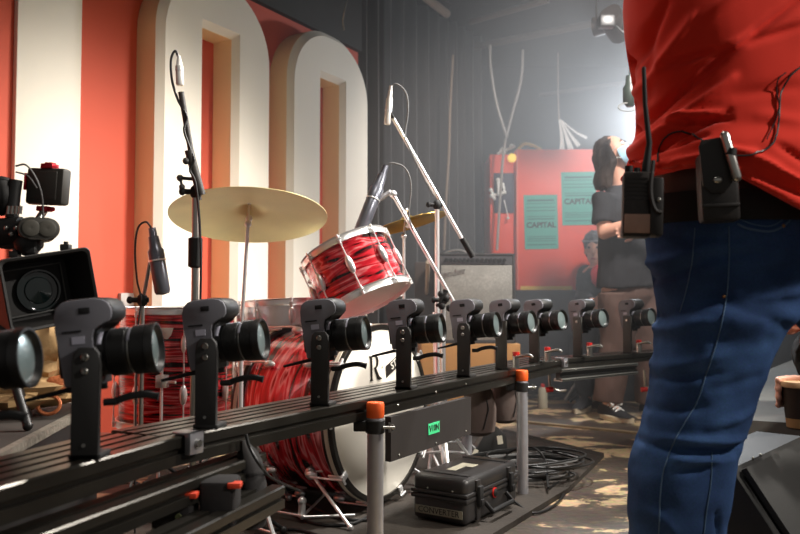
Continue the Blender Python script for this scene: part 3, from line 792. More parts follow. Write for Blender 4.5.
def cymbal(c, up, r, m, label, bell=.05, rise=.03):
    M = frame(c, up); prof = [(.006, rise + .018), (bell * .5, rise + .014), (bell, rise), (bell * 1.25, rise - .004)]
    for k in range(1, 9):
        f = k / 8; q = bell * 1.25 + (r - bell * 1.25) * f; prof.append((q, (rise - .004) * (1 - f) ** .8 if f < 1 else 0))
    prof2 = [(q, z - .0016) for q, z in reversed(prof)]
    mb = MB(); mb.lathe(prof + prof2 + [prof[0]], M, 72)
    me = mb.mesh('cymbal', m); return tag(obj('cymbal', me, m), label, 'cymbal')
cc = P(249, 217, 2.56)
cup = V((-.035, .25, .965)).normalized()
cymbal(cc, cup, .258, BRASS, 'large dull bronze cymbal in front of the cream noughts')
def cym_stand(c, up, floor_xy, label, neck=None, z0=MZ):
    x, y = floor_xy; t = thing('cymbal_stand', label, 'stand', (x, y, z0), group='chrome cymbal stands')
    top = c + up * .045; neck = neck or (c - up * .03)
    mb = MB(); mb.tube([neck, top], .0045, 10); mb.ball(c - up * .006, (.012, .012, .014), 10); mb.ball(c + up * .052, (.010, .010, .008), 10); 
    for s_ in (-1, 1): mb.ball(c + up * .058 + V((s_ * .010, 0, .004)), (.007, .004, .009), 8)
    obj('tilter', mb, CHROME, t)
    k1 = V((x, y, z0 + (neck.z - z0) * .62)); mb = MB(); mb.tube([neck, k1], .0058, 12); mb.ball(neck, .012, 10); obj('upper_tube', mb, CHROME, t)
    k2 = V((x, y, .3)); mb = MB(); mb.tube([k1 + V((0, 0, .01)), k2], .0085, 12); mb.cyl(k1 - V((0, 0, .02)), k1 + V((0, 0, .015)), .013); mb.tube([k1, k1 + V((.035, -.01, .02))], .0045, 8); mb.ball(k1 + V((.038, -.01, .024)), (.005, .005, .010), 8); obj('middle_tube', mb, CHROME, t)
    k3 = V((x, y, z0 + .12)); mb = MB(); mb.tube([k2 + V((0, 0, .01)), k3], .011, 12); mb.cyl(k2 - V((0, 0, .025)), k2 + V((0, 0, .02)), .017); mb.tube([k2, k2 + V((.05, -.02, .0))], .006, 8); obj('lower_tube', mb, CHROME, t)
    tripod(t, x, y, .32, .27, 1.1, z0=z0)
    return t
cb = P(241, 340, 2.50)
cym_stand(cc, cup, (cb.x, 2.50), 'chrome stand rising to the large bronze cymbal', neck=P(248, 224, 2.53))
c2 = P(408, 224, 3.35); up2 = V((-.27, .05, .96)).normalized()
cymbal(c2, up2, .178, GOLD, 'small bright brass cymbal seen edge-on above the rack tom', .035, .022)
cym_stand(c2, up2, (P(404, 330, 3.35).x, 3.35), 'chrome stand under the small brass cymbal', neck=P(404, 236, 3.35), z0=MZ)

# ------------------------------------------------------------ microphones and stands
def mic(a, b, r, m, label, grill=.45, m2=None):
    """a = cable end, b = capsule end"""
    a = V(a); b = V(b); d = b - a; L_ = d.length; M = frame(a, d)
    t = thing('microphone', label, 'microphone', M=M)
    mb = MB(); g = L_ * (1 - grill)
    mb.lathe([(0, 0), (r * .45, 0), (r * .5, L_ * .12), (r * .62, L_ * .13), (r * .75, L_ * .3), (r, L_ * .34), (r, g), (0, g)], seg=24); obj('body', mb, m, t, world=False)
    mb = MB(); mb.lathe([(r * .93, g), (r * .97, g + .004), (r * .97, L_ - r * .5), (r * .8, L_ - r * .15), (0, L_)], seg=24); obj('grille', mb, m2 or m, t, world=False)
    mb = MB(); mb.lathe([(r * 1.05, g - .006), (r * 1.08, g - .003), (r * 1.05, g)], seg=24); obj('ring', mb, CHROME, t, world=False)
    return t
def cord(name, label, pts, r=.0035, m=CABLE, n=8, cat='cable'):
    mb = MB(); mb.tube(spline(pts, n), r, 8); return tag(obj(name, mb, m), label, cat)
def micstand(label, base, zpiv, boom=None, m=BLACKM, r=.009, grip=None, z0=MZ, spread=.28, tripod_m=BLACKM):
    x, y = base; t = thing('microphone_stand', label, 'stand', (x, y, z0))
    mb = MB(); mb.cyl((x, y, z0 + .15), (x, y, zpiv), r, 12); obj('upright', mb, m, t)
    if grip:
        mb = MB(); mb.lathe([(r, grip[0]), (r * 1.9, grip[0] + .004), (r * 1.9, grip[1] - .004), (r, grip[1])], Matrix.Translation(V((x, y, 0))), 16); obj('grip', mb, RUB, t)
    tripod(t, x, y, .25, spread, .6, tripod_m, z0=z0)
    if boom:
        a, b = V(boom[0]), V(boom[1]); mb = MB(); mb.cyl(a, b, r * .8, 12); bo = obj('boom', mb, boom[2] if len(boom) > 2 else m, t)
        pv = V((x, y, zpiv)); mb = MB(); mb.ball(pv, (.018, .018, .022), 12); mb.cyl(pv + V((-.03, -.01, 0)), pv + V((.02, 0, 0)), .008, 10); mb.ball(pv + V((-.036, -.012, 0)), (.010, .010, .012), 10); obj('swivel', mb, RUB, t)
    return t
# S1 dark boom stand in front of the nearest nought
s1 = P(196, 190, 2.20)
micstand('tall stand with black boom and microphone before the nearest cream nought', (s1.x, s1.y), P(195, 192, 2.20).z, (P(199, 200, 2.20), P(181, 92, 2.16), mat('dark_boom', (.25, .24, .23), .45)), m=STEEL, r=.0105, grip=(P(195, 268, 2.20).z, P(195, 237, 2.20).z))
t = mic(P(179, 56, 2.16), P(180, 86, 2.16), .011, SILV, 'slim silver microphone on the tall black boom, topmost at left', .5)
cord('microphone_cable', 'dark cable looping from the topmost left microphone and winding down its boom', [P(178.5, 57, 2.16), P(175, 51, 2.16), P(171, 60, 2.16), P(172, 80, 2.16), P(178, 100, 2.16), P(187, 117, 2.16), P(184, 130, 2.15), P(190, 148, 2.16), P(194, 160, 2.16), P(190, 170, 2.16), P(196, 185, 2.17), P(200, 230, 2.18), P(201, 270, 2.18), P(200, 330, 2.18), V((s1.x + .03, s1.y - .03, .3)), V((s1.x + .02, s1.y - .1, MZ + .005))])
# S1 short knob arm
mb = MB(); c = P(180, 178, 2.18); mb.cyl(P(193, 179, 2.19), c, .005, 10); mb.ball(c, .010, 12); mb.tube([c, P(182, 186, 2.18)], .004, 8); mb.ball(P(182, 187, 2.18), .009, 12); mb.cyl(P(189, 150, 2.165), P(201, 195, 2.19), .013, 14); mb.ball(P(186, 161, 2.16), .010, 10)
tag(obj('boom_clamp', mb, MATS['dark_boom']), 'dark grip and wing knob on the tall stand crossing the large cymbal', 'clamp')
# S2
s2 = P(142, 330, 2.45)
t = micstand('low stand with a dark microphone before the red wall above the floor tom', (s2.x, s2.y), P(143, 300, 2.45).z, (P(141, 310, 2.45), P(150, 262, 2.44)), m=STEEL, r=.008)
mic(P(152, 228, 2.43), P(163, 295, 2.43), .025, MICD, 'long dark microphone hanging tilted over the floor tom', .5)
cord('microphone_cable', 'black cable looping down from the microphone over the floor tom', [P(152, 229, 2.43), P(146, 222, 2.43), P(138, 228, 2.43), P(135, 250, 2.43), P(137, 280, 2.43), P(141, 300, 2.43), P(138, 330, 2.42), P(136, 400, 2.42), V((s2.x + .02, s2.y - .1, MZ + .005))], .0032)
# S3 overhead boom
s3 = (P(437, 200, 3.15).x, 3.15)
micstand('tall chrome boom stand whose silver microphone points down beside the drape', s3, P(438, 205, 3.15).z, (P(393, 118, 3.10), P(472, 256, 3.2), CHROME), m=CHROME, r=.0095, tripod_m=CHROME)
mb = MB(); mb.cyl(P(462, 238, 3.19), P(473, 257, 3.2), .013, 14); tag(obj('counterweight', mb, RUB), 'black grip on the lower end of the long chrome boom', 'counterweight')
mic(P(391, 86, 3.1), P(387, 125, 3.1), .0135, SILV, 'slim silver microphone at the tip of the long chrome boom', .35)
mb = MB(); mb.cyl(P(389.5, 112, 3.1), P(394, 119, 3.1), .008, 10); tag(obj('microphone_clip', mb, RUB), 'small clip between the long chrome boom and its silver microphone', 'clip')
cord('microphone_cable', 'thin pale cable arcing from the silver microphone down the long chrome boom', [P(391, 87, 3.1), P(397, 84, 3.1), P(406, 93, 3.1), P(408, 110, 3.1), P(405, 135, 3.11), P(408, 145, 3.1), P(420, 170, 3.12), P(434, 196, 3.13)], .0035, GCABLE)
# S4 second boom
s4 = (P(443, 300, 2.95).x, 2.95)
micstand('chrome boom stand angled over the rack tom', s4, P(444, 300, 2.95).z, (P(394, 196, 2.9), P(456, 306, 2.98), CHROME), m=CHROME, r=.0095, tripod_m=CHROME, spread=.2)
mb = MB(); mb.tube([P(394, 197, 2.9), P(390, 192, 2.9), P(380, 199, 2.9)], .010, 10); mb.ball(P(393, 194, 2.9), .015, 10); tag(obj('microphone_clip', mb, CHROME), 'chrome elbow clip holding the dark microphone over the rack tom', 'clip')
mic(P(386, 166, 2.88), P(359, 235, 2.82), .026, MICD, 'large dark steel microphone aimed down at the rack tom', .5)
cord('microphone_cable', 'thin pale cable looping from the large dark microphone over the rack tom', [P(386, 167, 2.88), P(392, 163, 2.88), P(405, 168, 2.89), P(411, 185, 2.9), P(409, 215, 2.9), P(413, 230, 2.91)], .0032, GCABLE)
mb = MB(); c = P(447, 300, 2.93)
for dx, dy in ((0, 0), (-8, -4), (-7, 8), (6, 10)): mb.ball(P(446 + dx * .6, 298 + dy, 2.92), (.014, .012, .014), 10)
mb.cyl(P(446, 290, 2.92), P(440, 302, 2.92), .010, 10); mb.cyl(P(436, 306, 2.92), P(448, 300, 2.92), .006, 10)
tag(obj('boom_clamp', mb, RUB), 'black boom clamp with knobs on the lower end of the rack tom boom', 'clamp')
# extra chrome pole pair behind the fourth post
t = thing('hi_hat_stand', 'pair of thin chrome rods standing right of the printed drum head', 'stand', (P(437, 370, 3.2).x, 3.25, MZ))
mb = MB(); mb.cyl((P(437, 370, 3.25).x, 3.25, .2), P(435, 312, 3.25), .010, 12); obj('upright', mb, CHROME, t)
tripod(t, P(437, 370, 3.25).x, 3.25, .3, .2, .3)

# floor items around bass drum: pedal stand legs
def rod(a, b, r, m, label, cat, name):
    mb = MB(); mb.cyl(a, b, r, 12); return tag(obj(name, mb, m), label, cat)
t = thing('low_stand', 'low chrome stand lying with spread legs on the floor before the bass drum', 'stand', G(335, 500, MZ))
for a, b in (((268, 510), (302, 516)), ((302, 517), (329, 490)), ((302, 517), (355, 515)), ((234, 520), (275, 534))):
    A_ = G(*a, MZ + .02); B_ = G(*b, MZ + .02); mb = MB(); mb.cyl(A_, B_, .0045, 10); mb.ball(A_, (.008, .008, .009), 10); obj('leg', mb, CHROME, t)
c = G(302, 517, MZ + .012); mb = MB(); mb.cyl(c, c + V((0, 0, .05)), .012, 12); mb.ball(c + V((0, 0, .05)), .015, 10); obj('hub', mb, CHROME, t)
for i, (pp) in enumerate([[(270, 480), (300, 500), (340, 518), (372, 520)], [(270, 500), (310, 522), (350, 524), (372, 514)], [(230, 515), (262, 528), (300, 530), (330, 540)]]):
    cord('floor_cable', ['black cable on the floor curving behind the near steel pole', 'black cable on the floor crossing the low chrome stand', 'black cable on the floor at the bottom of the picture'][i], [G(x, y, MZ + .006) for x, y in pp], .005)
# small tubes seen under the board
for (px, y0, y1, D, r, lab) in ((445, 440, 474, 3.12, .010, 'slim steel foot tube standing under the black board'), (467, 443, 472, 3.20, .021, 'stout grey tube foot under the sandbags')):
    b_ = G(px, y1, MZ); mb = MB(); mb.lathe([(0, 0), (r * 1.25, 0), (r * 1.25, .012), (r, .016), (r, .30), (0, .302)], Matrix.Translation(b_), 20); tag(obj('tube_foot', mb, SCAFF), lab, 'tube')

# low base behind (wedge of a clamp) with white tags
t = thing('floor_bracket', 'small black angled bracket with white tags on the floor under the sandbags', 'bracket', G(485, 470, MZ))
g0 = G(483, 468, MZ); mb = MB(); mb.prism([(-.09, 0), (.0, 0), (.06, .17), (.02, .18)], -.03, .03, Matrix.Translation(g0) @ Matrix.Rotation(R(10), 4, 'Z'), bevel=.003); mb.prism([(.0, 0), (.11, 0), (.10, .13), (.06, .17)], -.01, .02, Matrix.Translation(g0) @ Matrix.Rotation(R(10), 4, 'Z'), bevel=.003); obj('arm', mb, BLACKM, t)
for (px, py, w, h) in ((475, 453, .018, .032), (500, 440, .022, .034)):
    c = P(px, py, g0.y - .05); mb = MB(); mb.box((-w/2, -.001, -h/2), (w/2, .001, h/2), Matrix.Translation(c) @ Matrix.Rotation(R(25 if px < 480 else -8), 4, 'Y')); obj('tag', mb, LABELW, t)

# ------------------------------------------------------------ black equipment case
def case():
    fl = G(427, 517, MZ); fr = G(467, 529, MZ); br = G(519, 502, MZ)
    ex = (br - fr); W_ = ex.length; ex.normalize(); ey = V((-ex.y, ex.x, 0)); Dp = (fl - fr).dot(ey)
    H_ = .145; M = Matrix.Identity(4)
    for i in range(3): M[i][0] = ex[i]; M[i][1] = ey[i]; M[i][3] = fr[i]
    Dp = .205
    t = thing('equipment_case', 'small black plastic hard case with latches on the floor by the pole', 'case', M=M)
    hs = H_ * .60
    mb = MB(); mb.box((0.004, .004, .003), (W_ - .004, Dp - .004, hs - .004), bevel=.018, seg=3); mb.box((0, 0, hs - .016), (W_, Dp, hs - .001), bevel=.004)
    for x in (W_ * .2, W_ * .8): mb.box((x - .012, -.003, .01), (x + .012, .01, hs - .02), bevel=.004)
    obj('body', mb, CASE, t, world=False)
    mb = MB(); mb.box((0.004, .004, hs + .002), (W_ - .004, Dp - .004, H_), bevel=.018, seg=3); mb.box((0, 0, hs + .001), (W_, Dp, hs + .013), bevel=.004)
    mb.box((W_ * .12, .02, H_ - .002), (W_ * .18, Dp - .02, H_ + .003), bevel=.001); mb.box((W_ * .82, .02, H_ - .002), (W_ * .88, Dp - .02, H_ + .003), bevel=.001)
    for x in (W_ * .2, W_ * .8): mb.box((x - .014, -.004, hs + .008), (x + .014, .01, H_ - .01), bevel=.004)
    ld = obj('lid', mb, CASE, t, world=False)
    for x in (W_ * .2, W_ * .8):
        mb = MB(); mb.box((x - .013, -.014, hs - .035), (x + .013, .0, hs + .03), bevel=.004); mb.box((x - .010, -.018, hs - .032), (x + .010, -.012, hs - .01), bevel=.003); obj('latch', mb, RUB, t, world=False)
    mb = MB(); hb = .03; mb.tube([(W_ * .3, -.004, hs - .03), (W_ * .3, -.03, hs - .055), (W_ * .7, -.03, hs - .055), (W_ * .7, -.004, hs - .03)], .0075, 10); obj('handle', mb, RUB, t, world=False)
    mb = MB(); mb.lathe([(.013, 0), (.013, .006), (.009, .009), (0, .009)], Matrix.Translation(V((W_ * .5, .001, hs - .015))) @ Matrix.Rotation(R(90), 4, 'X'), 20); k_ = obj('pressure_valve', mb, RUB, t, world=False)
    mb = MB(); mb.lathe([(.0165, 0), (.0165, .004), (.0145, .005), (.0145, 0)], Matrix.Translation(V((W_ * .5, .001, hs - .015))) @ Matrix.Rotation(R(90), 4, 'X'), 24); obj('valve_ring', mb, REDP, k_, world=False)
    # side label facing the viewer on x=0 side
    LM = M @ Matrix.Translation(V((.0035, Dp * .5, hs * .42))) @ Matrix(((0, 0, -1, 0), (-1, 0, 0, 0), (0, 1, 0, 0), (0, 0, 0, 1)))
    mb = MB(); mb.box((-.085, -.0125, 0), (.085, .0125, .0012), LM); lb = obj('side_label', mb, LABELG, t, label='grey printed label strip')
    lettering('CONVERTER', .026, LM @ Matrix.Translation(V((0, 0, .0016))), INK, lb, .0003)
    TM = M @ Matrix.Translation(V((W_ * .48, Dp * .6, H_ + .0003)))
    mb = MB(); mb.box((-.075, -.02, 0), (.045, .012, .001), TM @ Matrix.Rotation(R(2), 4, 'Z')); mb.box((.0, -.045, 0), (.045, -.018, .001), TM); obj('lid_label', mb, LABELW, ld, label='white label on the lid')
    for y_ in (.05, .14): 
        mb = MB(); mb.ball((-.001, y_, hs + .02), .003, 8); obj('rivet', mb, STEEL, t, world=False)
    return t
case()

# coil of cable
t = thing('cable_coil', 'coiled heap of black and grey cable on the floor behind the case', 'cable', G(530, 485, MZ))
cc_ = G(533, 482, 0)
for k in range(9):
    pts = []; r0 = .10 + .045 * random.random() + .006 * k; ph = random.random() * 6; ox, oy = random.uniform(-.02, .02), random.uniform(-.02, .02)
    zb = .028 + .009 * k
    for j in range(41):
        a = ph + 2*math.pi*1.6*j/40; rr = r0 * (1 + .12 * math.sin(a * 2 + ph)) 
        pts.append((cc_.x + ox + rr * 1.25 * math.cos(a), cc_.y + oy + rr * 1.0 * math.sin(a), zb + .007 * math.sin(a * 1.3 + ph) + .006 * (j / 40)))
    mb = MB(); mb.tube(pts, .0042, 6); obj('loop', mb, CABLE if k % 3 else GCABLE, t)
mb = MB(); mb.tube(spline([G(500, 470, .03), G(505, 455, .08), P(530, 447, cc_.y), P(545, 460, cc_.y - .05), G(548, 488, .04)], 8), .0045, 8); obj('loop', mb, CABLE, t)
mb = MB(); mb.tube(spline([G(548, 488, .03), G(566, 480, .008), G(560, 500, .008), G(535, 513, .008), G(512, 500, .03)], 8), .0042, 8); obj('loop', mb, CABLE, t)

# ------------------------------------------------------------ amplifier on crate
ax0 = P(438, 340, 4.65).x; ax1 = P(517, 340, 4.65).x; AM = Matrix.Translation(V((ax0, 4.65, 0))) @ Matrix.Rotation(R(4), 4, 'Z')
aw = ax1 - ax0; azt = P(480, 253, 4.65).z; azb = .46
t = thing('guitar_amplifier', 'black combo amplifier with silver grille standing behind the chrome stands', 'amplifier', M=Matrix.Translation(V((0, 0, azb))) @ AM)
T_ = lambda: Matrix.Translation(V((0, 0, 0)))
mb = MB(); H_ = azt - azb; dp = .24
mb.box((0, .012, 0), (aw, dp, H_), bevel=.008); mb.box((0, 0, 0), (.018, .03, H_), bevel=.004); mb.box((aw - .018, 0, 0), (aw, .03, H_), bevel=.004); mb.box((0, 0, 0), (aw, .03, .02), bevel=.004); mb.box((0, 0, H_ - .014), (aw, .03, H_), bevel=.004)
obj('cabinet', mb, mat('dark_amp_tolex', (.22, .215, .21), .7, bump=(260, .6, .001)), t, world=False)
mb = MB(); mb.box((.019, .004, .021), (aw - .019, .0125, H_ - .072), bevel=.003); obj('grille', mb, grille_mat(), t, world=False)
mb = MB(); mb.box((.019, .006, H_ - .068), (aw - .019, .0125, H_ - .016)); pn = obj('control_panel', mb, mat('silver_control_panel', (.45, .45, .46), .35, .6), t, world=False)
for k in range(14):
    mb = MB(); x = .05 + (aw - .12) * k / 13; mb.cyl((x, .006, H_ - .042), (x, -.010, H_ - .042), .0115, 12); mb.box((x - .002, -.012, H_ - .044), (x + .002, -.008, H_ - .032)); obj('knob', mb, BLACK, pn, world=False)
mb = MB(); mb.tube(spline([(.05, .12, H_), (.10, .12, H_ + .022), (.16, .12, H_ + .022), (.21, .12, H_)], 5), .008, 8, flat=.5); obj('handle', mb, STEEL, t, world=False)
mb = MB(); me = text_mesh('Fender', .06, .001); me.transform(Matrix.Translation(V((.085, .002, H_ - .12))) @ Matrix.Rotation(R(12), 4, 'Y').inverted() @ Matrix.Rotation(R(90), 4, 'X')); obj('emblem', me, STEEL, t, world=False, label='silver script emblem')
t = thing('plywood_crate', 'amber plywood crate under the silver amplifier', 'crate', M=AM)
mb = MB(); mb.box((-.10, -.03, .0), (aw + .02, .30, azb - .001), bevel=.006); obj('crate_body', mb, WOOD, t, world=False)
for x in (-.02, .16, .34):
    mb = MB(); mb.box((x, -.045, .0), (x + .03, -.0302, azb - .01), bevel=.003); obj('batten', mb, mat('pale_batten', (.72, .55, .36), .6), t, world=False)
mb = MB(); gx0 = P(415, 330, 4.9).x; mb.box((gx0, 4.9, .0), (P(441, 330, 4.9).x, 5.0, P(425, 262, 4.9).z), bevel=.006); tag(obj('dark_cabinet', mb, mat('dark_brown_cabinet', (.30, .26, .24), .8)), 'tall dark brown cabinet standing just left of the silver amplifier', 'cabinet')
rod(G(424, 376), P(428, 262, 4.35), .012, mat('pale_pole', (.75, .68, .6), .6), 'pale wooden pole leaning before the dark brown cabinet', 'pole', 'wooden_pole')

# ------------------------------------------------------------ red box with posters
D0 = 5.9
xa = P(516, 200, D0).x; xb = P(668, 200, D0).x; zt = P(560, 149, D0).z; zb = P(560, 290, D0).z
t = thing('red_booth', 'big red lacquered cabinet carrying two teal posters at the back', 'cabinet', (xa, D0, zb - .0))
mb = MB(); mb.box((xa, D0, zb), (xb, D0 + .5, zt), bevel=.01); obj('front_panel', mb, REDBOX, t)
xl = P(491, 200, D0).x
mb = MB(); mb.box((xl, D0 + .06, zb), (xa - .004, D0 + .5, zt - .03), bevel=.006); sd = obj('side_panel', mb, REDBOX, t)
za = P(500, 212, D0).z; zc = P(500, 172, D0).z
mb = MB(); mb.box((xl + .03, D0 + .045, za), (xa - .01, D0 + .062, zc), bevel=.003); obj('recess', mb, RECESS, t, label='dark blue panel on the red cabinet')
mb = MB(); mb.box((xa + .03, D0 - .004, zb), (P(572, 288, D0).x, D0 + .002, zb + .03)); obj('trim_strip', mb, YELLOW, t, label='amber strip along the bottom')
mb = MB(); mb.box((xa + .004, D0 - .006, zb), (xa + .014, D0 - .0005, zt)); obj('edge_strip', mb, mat('pale_red_edge', (.92, .45, .35), .5), t)
mb = MB(); mb.box((xl + .02, D0 + .08, 0), (xb + .6, D0 + .7, zb - .002), bevel=.01); tag(obj('dark_counter', mb, mat('dark_counter', (.17, .14, .13), .7)), 'dark counter base standing under the red cabinet', 'counter')
mb = MB(); c = P(512, 158, D0 + .02)
M_ = Matrix.Translation(c) @ Matrix.Rotation(R(90), 4, 'X'); mb.lathe([(0, -.03), (.03, -.03), (.036, 0), (.030, .02), (0, .028)], M_, 20)
tag(obj('beacon_lamp', mb, mat('amber_lamp', (.95, .80, .30), .4, emit=((.95, .8, .3), .6))), 'round amber lamp at the top left corner of the red cabinet', 'lamp')
t = thing('wall_fitting', 'white tangled fitting on the dark blue panel of the red cabinet', 'fitting', P(497, 192, D0 + .03))
for (a, b, r) in (((492, 196), (506, 192), .014), ((498, 180), (499, 195), .013), ((503, 184), (505, 194), .009), ((491, 190), (495, 200), .012)):
    mb = MB(); mb.cyl(P(*a, D0 + .02), P(*b, D0 + .02), r, 12); mb.ball(P(*a, D0 + .02), r * 1.3, 10); obj('arm', mb, WHITE, t)
mb = MB(); mb.tube(spline([P(504, 200, D0 + .02), P(506, 208, D0 + .02), P(508, 216, D0 + .02)], 4), .004, 6); mb.ball(P(508, 218, D0 + .02), .012, 10); obj('pull_cord', mb, WHITE, t)
# handles / tape roll on top
mb = MB(); mb.tube(spline([P(518, 150, 6.0), P(524, 144, 6.0), P(534, 146, 6.0), P(541, 150, 6.0)], 5), .014, 10); tag(obj('coiled_strap', mb, YELLOW), 'amber strap lying on top of the red cabinet', 'strap')
mb = MB(); mb.ball(P(503, 151, 6.05), (.03, .02, .03), 12); mb.ball(P(512, 146, 6.05), (.025, .02, .02), 12); mb.tube([P(497, 154, 6.05), P(515, 146, 6.05)], .012, 8); tag(obj('lamp_bracket', mb, WHITE), 'small white bracket on the upper left corner of the red cabinet', 'bracket')
def poster(px0, px1, py0, py1, tilt, label):
    a = P(px0, py1, D0 - .004); b = P(px1, py0, D0 - .004); c = (a + b) / 2; w = b.x - a.x; h = b.z - a.z
    t = thing('poster', label, 'poster', (c.x, D0 - .004, c.z), group='teal posters on the red cabinet')
    M = Matrix.Translation(V((c.x, D0 - .003, c.z))) @ Matrix.Rotation(tilt, 4, 'Y') @ Matrix.Rotation(R(90), 4, 'X')
    mb = MB(); mb.box((-w/2, -h/2, 0), (w/2, h/2, .003), M); sh = obj('sheet', mb, TEAL, t)
    lettering('CAPITAL', w * .225, M @ Matrix.Translation(V((0, -h * .06, .0035))), INK, t, .0005, .0022)
    mb = MB()
    for (y, hh, ww) in ((.40, .035, .40), (.345, .012, .42), (.27, .012, .43), (.21, .014, .43), (.10, .012, .42), (.055, .02, .40), (-.27, .012, .43), (-.31, .016, .42), (-.35, .012, .43), (-.42, .018, .43)):
        mb.box((-w * ww, h * (y - hh/2), .0032), (w * ww, h * (y + hh/2), .0040), M)
    obj('print_lines', mb, TEALD, t)
poster(524.5, 557.5, 195, 249, R(-1), 'teal poster printed CAPITAL, the lower left one on the red cabinet')
poster(562, 596, 172, 225, R(-1), 'teal poster printed CAPITAL, the upper right one beside the dark haired person')

# ------------------------------------------------------------ ceiling fittings
def CP(px, py, z): return G(px, py, z)
rod(CP(448, 52, 2.78), CP(640, 14, 2.78), .028, PIPE, 'long tan pipe under the ceiling, slanting up to the right', 'pipe', 'ceiling_pipe')
rod(CP(470, 22, 2.8), CP(548, 0, 2.8), .022, PIPE, 'shorter pipe under the ceiling left of the hanging lamps', 'pipe', 'ceiling_pipe')
rod(P(540, 95, 7.05), P(645, 80, 7.05), .018, PIPE, 'thin horizontal pipe along the back wall in the haze', 'pipe', 'wall_pipe')
t = thing('strip_light', 'short unlit tube fitting on the ceiling above the drape', 'light', CP(440, 5, 2.8))
mb = MB(); a = CP(424, -4, 2.78); b = CP(447, 14, 2.78); mb.tube([a, b], .03, 12); obj('tube', mb, mat('dull_tube', (.72, .66, .6), .5), t); mb = MB(); mb.tube([a + V((0, 0, .055)), b + V((0, 0, .055))], .04, 4); obj('housing', mb, BLACKM, t)
rod(CP(395, 14, 2.84), CP(470, 46, 2.84), .05, CEIL, 'dark duct running along the ceiling toward the drape', 'duct', 'ceiling_duct')
rod(CP(345, 0, 2.84), CP(398, 36, 2.84), .035, CEIL, 'dark conduit on the ceiling above the farther nought', 'conduit', 'ceiling_conduit')
cord('hanging_cable', 'thin dark cable dangling above the farther cream nought', [CP(347, 0, 2.6), P(345, 8, 4.1), P(343, 20, 4.1), P(344, 30, 4.1)], .004, mat('dull_cable', (.5, .46, .4), .6))
cord('hanging_strap', 'pale narrow strap hanging down in front of the black drape', [P(453, 55, 5.6), P(450, 110, 5.6), P(449, 150, 5.6), P(446, 200, 5.6), P(444, 250, 5.6)], .009, mat('tan_strap', (.55, .48, .42), .8))
cord('hanging_cable', 'grey cable hanging in the haze, its lower end swinging right', [P(490, 45, 5.7), P(491, 70, 5.7), P(497, 105, 5.7), P(507, 138, 5.72)], .010, mat('pale_cable', (.6, .58, .56), .7))
cord('hanging_cable', 'grey cable hanging in the haze, its lower end swinging left to the red cabinet', [P(523, 50, 5.75), P(521, 80, 5.75), P(512, 115, 5.75), P(504, 150, 5.75), P(500, 200, 5.85), P(497, 250, 5.85)], .010, MATS['pale_cable'])
cord('hanging_cable', 'thin pale cord hanging down to a white cloth', [P(558, 53, 6.3), P(558, 90, 6.3), P(559, 120, 6.3)], .007, PALE)
t = thing('white_cloth', 'white ragged cloth strips hanging above the red cabinet', 'cloth', P(565, 130, 6.3))
for (a, b, w) in (((559, 119), (562, 150), .018), ((560, 119), (571, 150), .020), ((561, 120), (579, 146), .016), ((561, 120), (587, 138), .008)):
    A_ = P(*a, 6.3); B_ = P(*b, 6.32); mb = MB(); mb.tube(spline([A_, (A_ + B_) / 2 + V((.012, .01, -.02)), B_], 5), [.005 + (w) * q / 10 for q in range(11)], 8, flat=.35); obj('strip', mb, LACE, t)
# lighting rig head near the shirt, top
t = thing('stage_lamp', 'cluster of dark stage lamps hanging at the top beside the red shirt', 'stage lamp', CP(615, 18, 2.7))
c = P(615, 18, 4.6)
mb = MB(); mb.cyl(c + V((-.05, -.05, 0)), c + V((.06, .05, -.06)), .075, 20, r2=.09); mb.cyl(c + V((-.02, .05, -.02)), c + V((-.10, .10, -.02)), .05, 16, r2=.06); obj('lamp_body', mb, mat('dark_lamp_metal', (.15, .13, .12), .5), t)
mb = MB(); mb.cyl(c + V((.06, .05, -.06)), c + V((.075, .06, -.07)), .08, 20); obj('lens', mb, GLASS, t)
mb = MB(); mb.tube([c + V((-.11, 0, 0)), c + V((-.11, 0, .12)), c + V((.11, 0, .12)), c + V((.11, 0, 0))], .008, 8); mb.cyl(c + V((0, 0, .12)), (c.x, c.y, 2.9), .012, 10); obj('yoke', mb, BLACKM, t)
mb = MB(); mb.tube(spline([c + V((-.03, -.06, -.05)), c + V((.03, -.08, -.12)), c + V((.10, -.06, -.10)), c + V((.14, 0, -.02))], 6), .009, 8); obj('cable', mb, CABLE, t); mb = MB(); mb.box((c.x - .12, c.y - .12, c.z - .09), (c.x - .03, c.y - .05, c.z - .02), bevel=.01); obj('junction_box', mb, BLACKM, t)
t = thing('pendant_fitting', 'small dark lamp fitting with a wire ring hanging beside the red shirt', 'lamp', P(628, 95, 4.4))
mb = MB(); c = P(630, 93, 4.4); mb.lathe([(0, .10), (.022, .10), (.026, .05), (.04, .03), (.04, -.05), (.02, -.08), (0, -.08)], Matrix.Translation(c), 18); mb.cyl(c + V((0, 0, .1)), (c.x, c.y, 2.9), .005, 8); obj('socket', mb, mat('dark_green_socket', (.16, .2, .17), .4), t)
mb = MB(); ring = [P(628, 107, 4.38) + V((.055 * math.cos(a), 0, .024 * math.sin(a))) for a in [2*math.pi*k/24 for k in range(25)]]; mb.tube(ring, .004, 6); obj('wire_ring', mb, STEEL, t)
# the back light itself
LP = V((2.08, 6.0, 2.12))
t = thing('stage_lamp', 'stage lamp at the back behind the red shirt, lighting the haze', 'stage lamp', LP)
mb = MB(); dl = (V((.2, 2.2, .9)) - LP).normalized(); LM_ = frame(LP, dl)
mb.lathe([(0, -.24), (.09, -.22), (.11, -.1), (.115, .06), (.10, .06), (.095, -.04), (0, -.04)], LM_, 24); mb.cyl((LP.x, LP.y + .1, LP.z + .1), (LP.x, LP.y + .1, 2.9), .015, 10); obj('lamp_body', mb, BLACKM, t)

